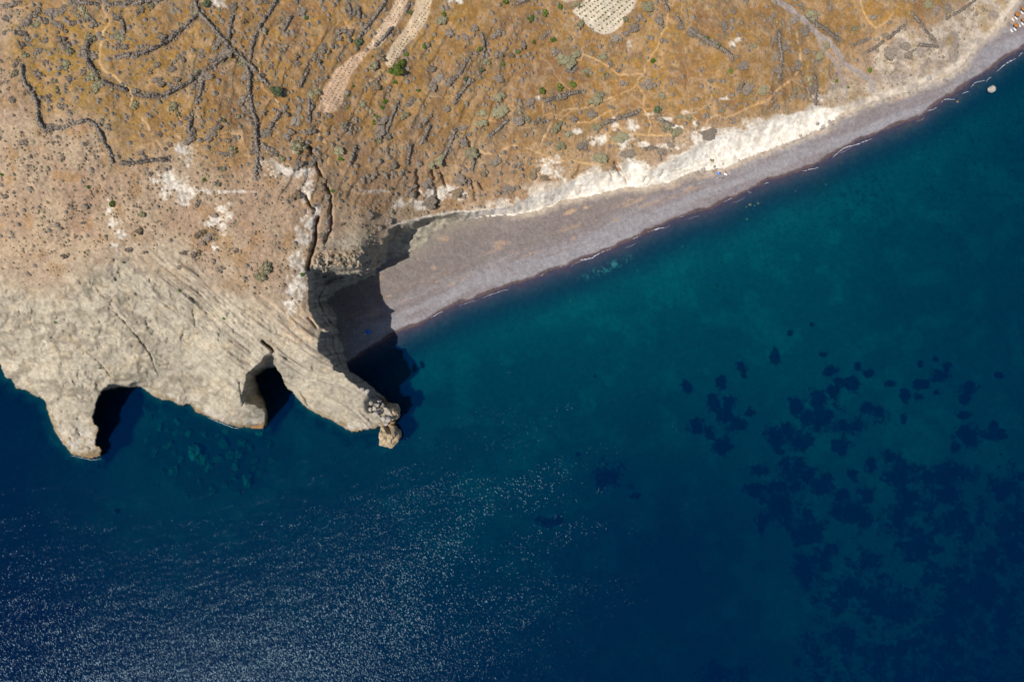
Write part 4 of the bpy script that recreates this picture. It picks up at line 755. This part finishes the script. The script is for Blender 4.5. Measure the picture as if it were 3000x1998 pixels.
# ------------------------------------------------------------------ boulders
def rockmesh(seed, mat, jag=.22, sub=3):
    import bmesh
    bm = bmesh.new(); bmesh.ops.create_icosphere(bm, subdivisions=sub, radius=1); r = np.random.RandomState(seed); cuts = [(Vector(r.randn(3)).normalized(), .62 + .3 * r.rand()) for _ in range(9)]
    off = r.rand(3) * 50
    for v in bm.verts:
        p = v.co.copy()
        for nrm, d in cuts:
            e = p.dot(nrm) - d
            if e > 0: p -= nrm * e * .85
        k = 1 + jag * (float(vn(p.x * 2.3 + off[0], p.y * 2.3 + p.z * 3.1 + off[1])) - .5) + jag * .5 * (float(vn(p.x * 6 + off[1], p.y * 6 + p.z * 7 + off[2])) - .5); v.co = p * k
    me = bpy.data.meshes.new('boulder_mesh'); bm.to_mesh(me); bm.free(); me.materials.append(M[mat]); return me
RKB = [rockmesh(k, 'boulder') for k in range(4)]; RBB = [rockmesh(k + 20, 'brock') for k in range(3)]; RSB = [rockmesh(k + 40, 'subrock', .7) for k in range(4)]; ROB = [rockmesh(k + 60, 'orock') for k in range(2)]
def rock(me, u, v, r_, z=None, fz=.7, fy=1., rot=None, name='boulder', lab=None, grp=None, cat='boulder'):
    o = bpy.data.objects.new(name, me); COL.objects.link(o); zg = hs(u, v) if z is None else z; sc = .15 * (CAM_H - zg) / CAM_H * r_
    o.location = P(u, v, zg + sc * fz * .25); o.scale = (sc, sc * fy, sc * fz); o.rotation_euler = (0, 0, rnd.uniform(0, 6.28) if rot is None else rot); tag(o, lab, cat, grp); return o
rock(rockmesh(77, 'boulder', .12), 2905, 262, 12.5, z=-.3, fz=.9, lab='pale round boulder standing in the sea off the beach')
tr_ = rockmesh(101, 'tanrock', .3, 4); o = rock(tr_, 1138, 1274, 38, z=-.9, fz=1.1, fy=.9, rot=.9, name='sea_rock', lab='tan wedge-shaped rock in the water at the tip of the headland', cat='rock')
o = rock(rockmesh(103, 'tanrock', .4, 4), 1146, 1203, 24, z=5, fz=1.7, fy=1.15, rot=.2, name='sea_rock', lab='brown cracked rock knob above the tan rock at the headland tip', cat='rock')
blk = [(1087,1181,8),(1112,1178,8),(1105,1187,7),(1097,1197,9),(1086,1199,7),(1120,1187,7),(1115,1203,8),(1101,1212,9),(1124,1226,9),(1136,1228,10),(1131,1240,8),(1075,1146,8),(1062,1140,7)]
it = []
for (u, v, r_) in blk: it.append((rock(rnd.choice(RKB), u, v, r_, z=hs(u, v) + 2.2, fz=1.0, grp='fallen blocks at the headland tip'), u, v))
bw = ['uppermost left', 'uppermost right', 'upper middle', 'central', 'left central', 'upper right', 'right central', 'lower left', 'lower', 'lower right', 'lowest', 'ridge-edge larger', 'ridge-edge smaller']
for (o, u, v), w in zip(it, bw): o['label'] = w + ' grey block of the shaded rockfall near the headland tip'
bb = [(2059,497,8,'large brown boulder at the foot of the white cliff left of the blue shade'),(2093,488,5,'small brown boulder above the blue beach shade'),(2101,496,3.5,'smallest brown stone just above the blue beach shade'),(2138,508,6,'dark low boulder right of the red and white umbrella'),(2125,502,3,'dark little stone above the red and white umbrella'),
 (2045,502,3,'small stone left of the large brown beach boulder'),(2118,481,4,'stone in the white bank above the umbrella'),(2165,470,4,'stone on the sand edge right of the beach shade'),(2395,363,7,'upper boulder of the scree at the white cliff end'),(2412,372,8,'middle boulder of the scree at the white cliff end'),(2430,358,7,'right boulder of the scree at the white cliff end'),(2405,380,6,'lower boulder of the scree at the white cliff end'),
 (2722,230,8,'dark boulder at the top of the beach below the pale slope'),(2468,288,6,'brown boulder below the foot of the grey road'),(2345,398,5,'boulder on the sand under the white cliff'),(2602,290,6,'boulder on the beach edge below the eroded slope'),(2555,300,6,'left boulder on the beach edge below the eroded slope')]
for u, v, r_, lab in bb: rock(rnd.choice(RBB), u, v, r_, lab=lab, grp='boulders along the back of the beach')
sub = [(575,1325,27),(725,1405,20),(688,1398,14),(620,1442,16),(640,1345,16),(530,1345,14),(610,1370,15),(660,1300,18),(700,1330,16),(745,1350,14),(560,1385,12),(500,1300,14),(455,1320,13),(790,1300,16),(760,1270,14),(470,1250,15),(520,1235,14),(440,1225,12),(380,1160,16),(400,1185,13),(430,1200,13),(600,1270,14),(640,1275,13),(735,1310,15),(690,1365,14),(800,1345,13),(585,1410,11),(700,1440,12),(550,1450,11),(660,1420,12),(480,1380,12),(430,1290,12)]
for _ in range(22): sub.append((rnd.uniform(430, 800), rnd.uniform(1250, 1440), rnd.uniform(8, 19)))
SUBW = 'green submerged boulder'
it = []
for u, v, r_ in sub:
    o = rock(rnd.choice(RSB), u, v, r_, z=hs(u, v) + (.5 if r_ > 19 else -.3), fz=.7, fy=rnd.uniform(.55, 1), name='submerged_boulder', grp='submerged boulders in the cove', cat='boulder')
    it.append((u, v, r_, o))
it.sort(key=lambda t: (t[1] // 60, t[0])); rw = {}
for u, v, r_, o in it:
    k = int(v // 60); rw.setdefault(k, []).append(o)
for ri, k in enumerate(sorted(rw)):
    for ci, o in enumerate(rw[k]): o['label'] = f'{SUBW} in the cove, {VORD(ci + 1)} from left in the {ORD[ri] or "topmost"} row'
rock(ROB[0], 2805, 299, 4.5, z=-.3, fz=.5, lab='orange rock breaking the water close to the shore, right one'); rock(ROB[1], 2682, 347, 4.5, z=-.3, fz=.5, lab='orange rock breaking the water close to the shore, left one')
orn = [(2221,596,5),(2197,600,5),(2187,606,3.5),(2210,603,3),(2189,642,5),(2240,640,4),(2225,708,4),(2000,722,4),(2115,768,4),(2060,780,3),(2097,840,6),(2005,852,4),(1970,768,3.5),(1672,880,4),(1680,872,3),(2330,560,3),(2420,540,4),(2500,520,3),(2560,530,4),(2480,600,4),(2600,480,3.5),(2380,640,3),(2845,400,5),(2765,390,4),(2755,412,4),(1868,792,4),(1950,780,4)]
for i, (u, v, r_) in enumerate(sorted(orn)):
    o = rock(rnd.choice(ROB), u, v, r_, z=hs(u, v) + .3 + (.4 if r_ >= 5 else 0), fz=.6, name='submerged_rock', lab=f'orange-brown underwater rock off the beach, {ORD[i % 20] or "first"} {"from left" if i < 20 else "of the right-hand group"}', grp='orange rocks on the sea bed', cat='rock')

# ------------------------------------------------------------------ beach things
def lathe(prof, n=24, name='x', mat='white', parent=None, loc=None, jag=0):
    vs = []; fs = []
    for (r_, z) in prof:
        for a in range(n): q_ = r_ * (1 + jag * rnd.uniform(-1, 1)); vs.append((q_ * math.cos(a * 2 * math.pi / n), q_ * math.sin(a * 2 * math.pi / n), z))
    for k in range(len(prof) - 1):
        for a in range(n): fs.append((k * n + a, k * n + (a + 1) % n, (k + 1) * n + (a + 1) % n, (k + 1) * n + a))
    o = mkmesh(name, vs, fs, M[mat] if isinstance(mat, str) else mat, parent); 
    if loc: o.location = loc
    return o
def boxm(name, boxes, mat, parent=None):
    vs, fs = [], []
    for (x0, x1, y0, y1, z0, z1) in boxes:
        b0 = len(vs); vs += [(x0, y0, z0), (x1, y0, z0), (x1, y1, z0), (x0, y1, z0), (x0, y0, z1), (x1, y0, z1), (x1, y1, z1), (x0, y1, z1)]; fs += [tuple(b0 + i for i in f) for f in CQ.tolist()]
    o = mkmesh(name, vs, fs, M[mat], parent); md = o.modifiers.new('bevel', 'BEVEL'); md.width = .015; md.segments = 2; return o
def parasol(u, v, lab):
    t_ = empty('thatched_parasol', P(u, v, hs(u, v)), rnd.uniform(0, 1), lab, 'parasol', 'thatched parasols on the beach')
    # thatched cone with a hanging fringe and a small cap
    pr = [(1.22, 1.92), (1.26, 2.02), (1.05, 2.16), (1.08, 2.20), (.75, 2.36), (.78, 2.40), (.4, 2.55), (.42, 2.6), (.1, 2.72), (.0, 2.74)]
    lathe(pr, 40, 'thatch_roof', 'thatch', t_, jag=.05); lathe([(.0, 1.88), (.6, 2.0), (1.2, 1.93)], 40, 'ribs', 'pole', t_)
    lathe([(.05, -.1), (.05, 1.2), (.045, 2.5)], 10, 'pole', 'pole', t_); lathe([(.0, 2.98), (.06, 2.95), (.12, 2.82), (.2, 2.68)], 14, 'cap', 'thatch', t_)
def sunbed(u, v, lab, a=-.97):
    t_ = empty('sunbed', P(u, v, hs(u, v)), a, lab, 'sunbed', 'white sunbeds on the beach')
    boxm('frame', [(-.95, .95, -.33, -.27, .28, .34), (-.95, .95, .27, .33, .28, .34), (-.95, -.89, -.27, .27, .28, .34), (.89, .95, -.27, .27, .28, .34)], 'white', t_)
    for x in (-.8, .8):
        for y in (-.28, .28): boxm('leg', [(x - .03, x + .03, y - .03, y + .03, -.03, .28)], 'white', t_)
    boxm('mattress', [(-.35, .93, -.31, .31, .345, .42)], 'white', t_)
    o = mkmesh('backrest', [(-.34, -.31, .35), (-.34, .31, .35), (-.95, .31, .62), (-.95, -.31, .62), (-.34, -.31, .43), (-.34, .31, .43), (-.92, .31, .70), (-.92, -.31, .70)], [(0, 1, 2, 3), (7, 6, 5, 4), (0, 4, 5, 1), (1, 5, 6, 2), (2, 6, 7, 3), (3, 7, 4, 0)], M['white'], t_)
pz = [(2973.6, 50.2, 'left of the upper pair'), (2991.6, 34.2, 'right of the upper pair'), (2970, 82.5, 'left of the lower pair'), (2992.5, 66.5, 'right of the lower pair, by the picture edge')]
for i, (u, v, w) in enumerate(pz):
    parasol(u, v, 'brown thatched parasol on grey sand, ' + w)
    sunbed(u - 8, v + 10, 'white sunbed lying fully in view, under thatched parasol ' + w.split(',')[0]); sunbed(u + 1.6, v + 5.5, 'white sunbed half covered by thatched parasol ' + w.split(',')[0])
parasol(3012, 18, 'brown thatched parasol just past the right edge, upper'); sunbed(3001, 28, 'white sunbed cut by the right edge, upper'); parasol(3011, 48, 'brown thatched parasol just past the right edge, lower'); sunbed(3001.5, 57, 'white sunbed cut by the right edge, lower')
# fabric shades
def umbrella(u, v, r_, colors, lab, panels=8, h=2.1, tilt=0.12, name='beach_umbrella', rz=0.):
    t_ = empty(name, P(u, v, hs(u, v)), rz, lab, 'umbrella'); 
    for ci, cm in enumerate(colors):
        vs, fs = [], []
        for k in range(panels):
            if k * len(colors) // panels != ci: continue
            a0 = k * 2 * math.pi / panels; a1 = (k + 1) * 2 * math.pi / panels; b0 = len(vs); n_ = 4
            for i in range(n_ + 1):
                f = i / n_; rr = r_ * f; z = h - .38 * r_ * f * f
                for a in (a0, (a0 + a1) / 2, a1): sag = .04 * r_ * f * (a == (a0 + a1) / 2); vs.append((rr * math.cos(a) * (1 - .04 * (sag > 0) * f), rr * math.sin(a) * (1 - .04 * (sag > 0) * f), z - sag))
            for i in range(n_):
                for j in range(2): q_ = b0 + i * 3 + j; fs.append((q_, q_ + 1, q_ + 4, q_ + 3))
        o = mkmesh('canopy', vs, fs, M[cm], t_); o.rotation_euler = (tilt, tilt * .5, 0)
    lathe([(.02, -.1), (.02, 1.), (.02, h)], 8, 'pole', 'metal', t_); return t_
umbrella(1078, 972, 1.15, ['blue'], 'blue beach umbrella standing in the deep shade under the cliff', rz=.3, tilt=.25)
umbrella(2123.5, 517.5, .95, ['white', 'red'], 'red and white beach umbrella on the sand below the white cliff', 8, 1.9, .35, rz=2.5)
def shade(u, v, a, b, rz, lab):
    t_ = empty('canvas_sunshade', P(u, v, hs(u, v)), rz, lab, 'beach shade'); vs, fs = [], []; n_ = 8
    for j in range(n_ + 1):
        for i in range(n_ + 1): x = (i / n_ - .5) * 2; y = (j / n_ - .5) * 2; vs.append((x * a, y * b, 1.55 - .25 * (x * x + y * y) * .5 + .04 * math.sin(7 * x)))
    for j in range(n_):
        for i in range(n_): q_ = j * (n_ + 1) + i; fs.append((q_, q_ + 1, q_ + n_ + 2, q_ + n_ + 1))
    mkmesh('canopy', vs, fs, M['blue'], t_); mkmesh('roof_panel', [(x * .55 * 1, y * .55, z + .05) for x, y, z in vs], fs, M['lblue'], t_)
    for x in (-1, 1):
        for y in (-1, 1): o = lathe([(.02, -.1), (.02, 1.32)], 6, 'pole', 'metal', t_); o.location = (x * a * .95, y * b * .95, 0)
shade(2102.6, 512, .85, .52, .12, 'blue canvas beach shade with pale centre left of the red and white umbrella')
def towel(u, v, a, b, rz, mat, lab):
    n_ = 8; vs = [((i / n_ - .5) * 2 * a, (j / n_ - .5) * 2 * b, .04 + .02 * math.sin(i * 1.3 + j)) for j in range(n_ + 1) for i in range(n_ + 1)]; fs = [(j * 9 + i, j * 9 + i + 1, j * 9 + i + 10, j * 9 + i + 9) for j in range(n_) for i in range(n_)]
    o = mkmesh('towel', vs, fs, M[mat]); o.location = P(u, v, hs(u, v)); o.rotation_euler = (0, 0, rz); tag(o, lab, 'towel')
towel(2154, 561, .5, .38, .6, 'purple', 'purple towel on the sand beside the person at the water edge')
towel(1112.6, 791, .55, .32, .7, 'blue', 'small blue towel in the shade at the foot of the craggy cliff')
towel(1070, 979.5, .35, .16, .4, 'white', 'small white towel beside the blue umbrella in the shade')
towel(2101, 522, .18, .16, .2, 'white', 'tiny white cloth on the sand below the blue beach shade')
def bag(u, v, lab):
    t_ = empty('beach_bag', P(u, v, hs(u, v)), rnd.uniform(0, 3), lab, 'bag'); lathe([(.0, -.02), (.26, 0), (.3, .15), (.24, .34), (.12, .36)], 14, 'body', 'black', t_, jag=.04)
    lathe([(.015, 0), (.015, .05)], 6, 'clasp', 'metal', t_).location = (0, 0, .35)
    vs = [(.15 * math.cos(a / 8 * math.pi) * (1 + .12 * s_), .02 * s_, .34 + .2 * math.sin(a / 8 * math.pi)) for a in range(9) for s_ in (-1, 1)]; mkmesh('handle', vs, [(2 * a, 2 * a + 1, 2 * a + 3, 2 * a + 2) for a in range(8)], M['black'], t_)
bag(2127.3, 510, 'black bag on the upper side of the red and white umbrella'); bag(2117.5, 523, 'black bag on the lower side of the red and white umbrella')
# people: one skinned body each
def person(u, v, rz, pose, lab, suit, shirt=None):
    t_ = empty('person', P(u, v, hs(u, v)), rz, lab, 'person')
    if pose == 'stand':
        J = dict(pel=(0,0,.95), wai=(0,.0,1.1), che=(0,.0,1.35), nec=(0,.01,1.5), hd0=(0,.0,1.58), hd1=(0,-.01,1.72), sl=(.18,0,1.42), el=(.27,.03,1.14), wl=(.28,-.08,.9), ha=(.28,-.11,.82), sr=(-.18,0,1.42), er=(-.27,.03,1.14), wr=(-.28,-.06,.9), hb=(-.28,-.09,.82),
                 hl=(.1,0,.92), kl=(.11,-.03,.5), al=(.12,.02,.08), tl=(.12,-.15,.03), hr=(-.1,0,.92), kr=(-.12,-.08,.5), ar=(-.13,.0,.08), tr=(-.13,-.17,.03))
    else:
        J = dict(pel=(0,0,.12), wai=(0,.06,.26), che=(0,.12,.5), nec=(0,.1,.66), hd0=(0,.07,.73), hd1=(0,.05,.87), sl=(.18,.12,.58), el=(.28,.25,.34), wl=(.27,.33,.1), ha=(.27,.36,.04), sr=(-.18,.12,.58), er=(-.28,.25,.34), wr=(-.27,.33,.1), hb=(-.27,.36,.04),
                 hl=(.1,-.05,.12), kl=(.14,-.45,.42), al=(.13,-.75,.08), tl=(.13,-.93,.04), hr=(-.1,-.05,.12), kr=(-.13,-.48,.3), ar=(-.12,-.88,.07), tr=(-.12,-1.0,.12))
    rad = dict(pel=.13, wai=.115, che=.135, nec=.055, hd0=.085, hd1=.095, sl=.065, el=.042, wl=.028, ha=.03, sr=.065, er=.042, wr=.028, hb=.03, hl=.09, kl=.06, al=.04, tl=.03, hr=.09, kr=.06, ar=.04, tr=.03)
    E = [('pel','wai'),('wai','che'),('che','nec'),('nec','hd0'),('hd0','hd1'),('che','sl'),('sl','el'),('el','wl'),('wl','ha'),('che','sr'),('sr','er'),('er','wr'),('wr','hb'),('pel','hl'),('hl','kl'),('kl','al'),('al','tl'),('pel','hr'),('hr','kr'),('kr','ar'),('ar','tr')]
    ks = list(J); vs = [J[k] for k in ks]; es = [(ks.index(a), ks.index(b)) for a, b in E]; rr = [rad[k] for k in ks]
    for hnd, sg in (('ha', 1), ('hb', -1)):      # fingers and thumb
        b = ks.index(hnd); hx_, hy, hz = J[hnd]
        for f in range(4):
            L2 = (.06, .07, .068, .052)[f]; vs.append((hx_ + .004 * sg, hy - .02 + .016 * f, hz - L2 * .6)); rr.append(.009); vs.append((hx_ - .008 * sg, hy - .024 + .016 * f, hz - L2)); rr.append(.008); n0 = len(vs); es += [(b, n0 - 2), (n0 - 2, n0 - 1)]
        vs.append((hx_, hy - .05, hz - .01)); rr.append(.01); es.append((b, len(vs) - 1))
    me = bpy.data.meshes.new('body'); me.from_pydata(vs, es, []); me.materials.append(M['skin']); o = bpy.data.objects.new('body', me); COL.objects.link(o); o.parent = t_
    sk = o.modifiers.new('skin', 'SKIN'); 
    for i, r_ in enumerate(rr): me.skin_vertices[0].data[i].radius = (r_, r_)
    me.skin_vertices[0].data[0].use_root = True; sb = o.modifiers.new('sub', 'SUBSURF'); sb.levels = 1; sb.render_levels = 1
    h = Vector(J['hd1']); pr = [(.0, .125), (.06, .11), (.1, .07), (.11, .0), (.1, -.04)]
    ha = lathe(pr, 16, 'hair', 'hair', t_); ha.location = (h.x, h.y + .02, h.z)
    pw = [(.15, -.13), (.165, -.02), (.15, .1)]; sw = lathe(pw, 16, 'shorts', suit, t_); sw.location = J['pel']
    if shirt: s2 = lathe([(.14, -.28), (.16, -.1), (.175, .05), (.12, .14)], 16, 'shirt', shirt, t_); s2.location = J['che']; s2.scale = (1.1, .85, 1)
person(2102.6, 563, .8, 'stand', 'person in a navy shirt and yellow shorts standing alone on the lower beach', 'yellow', 'navy')
person(2158.3, 567.5, 2.4, 'sit', 'person in a red swimsuit sitting at the water edge by a purple towel', 'pink', 'wcanvas')
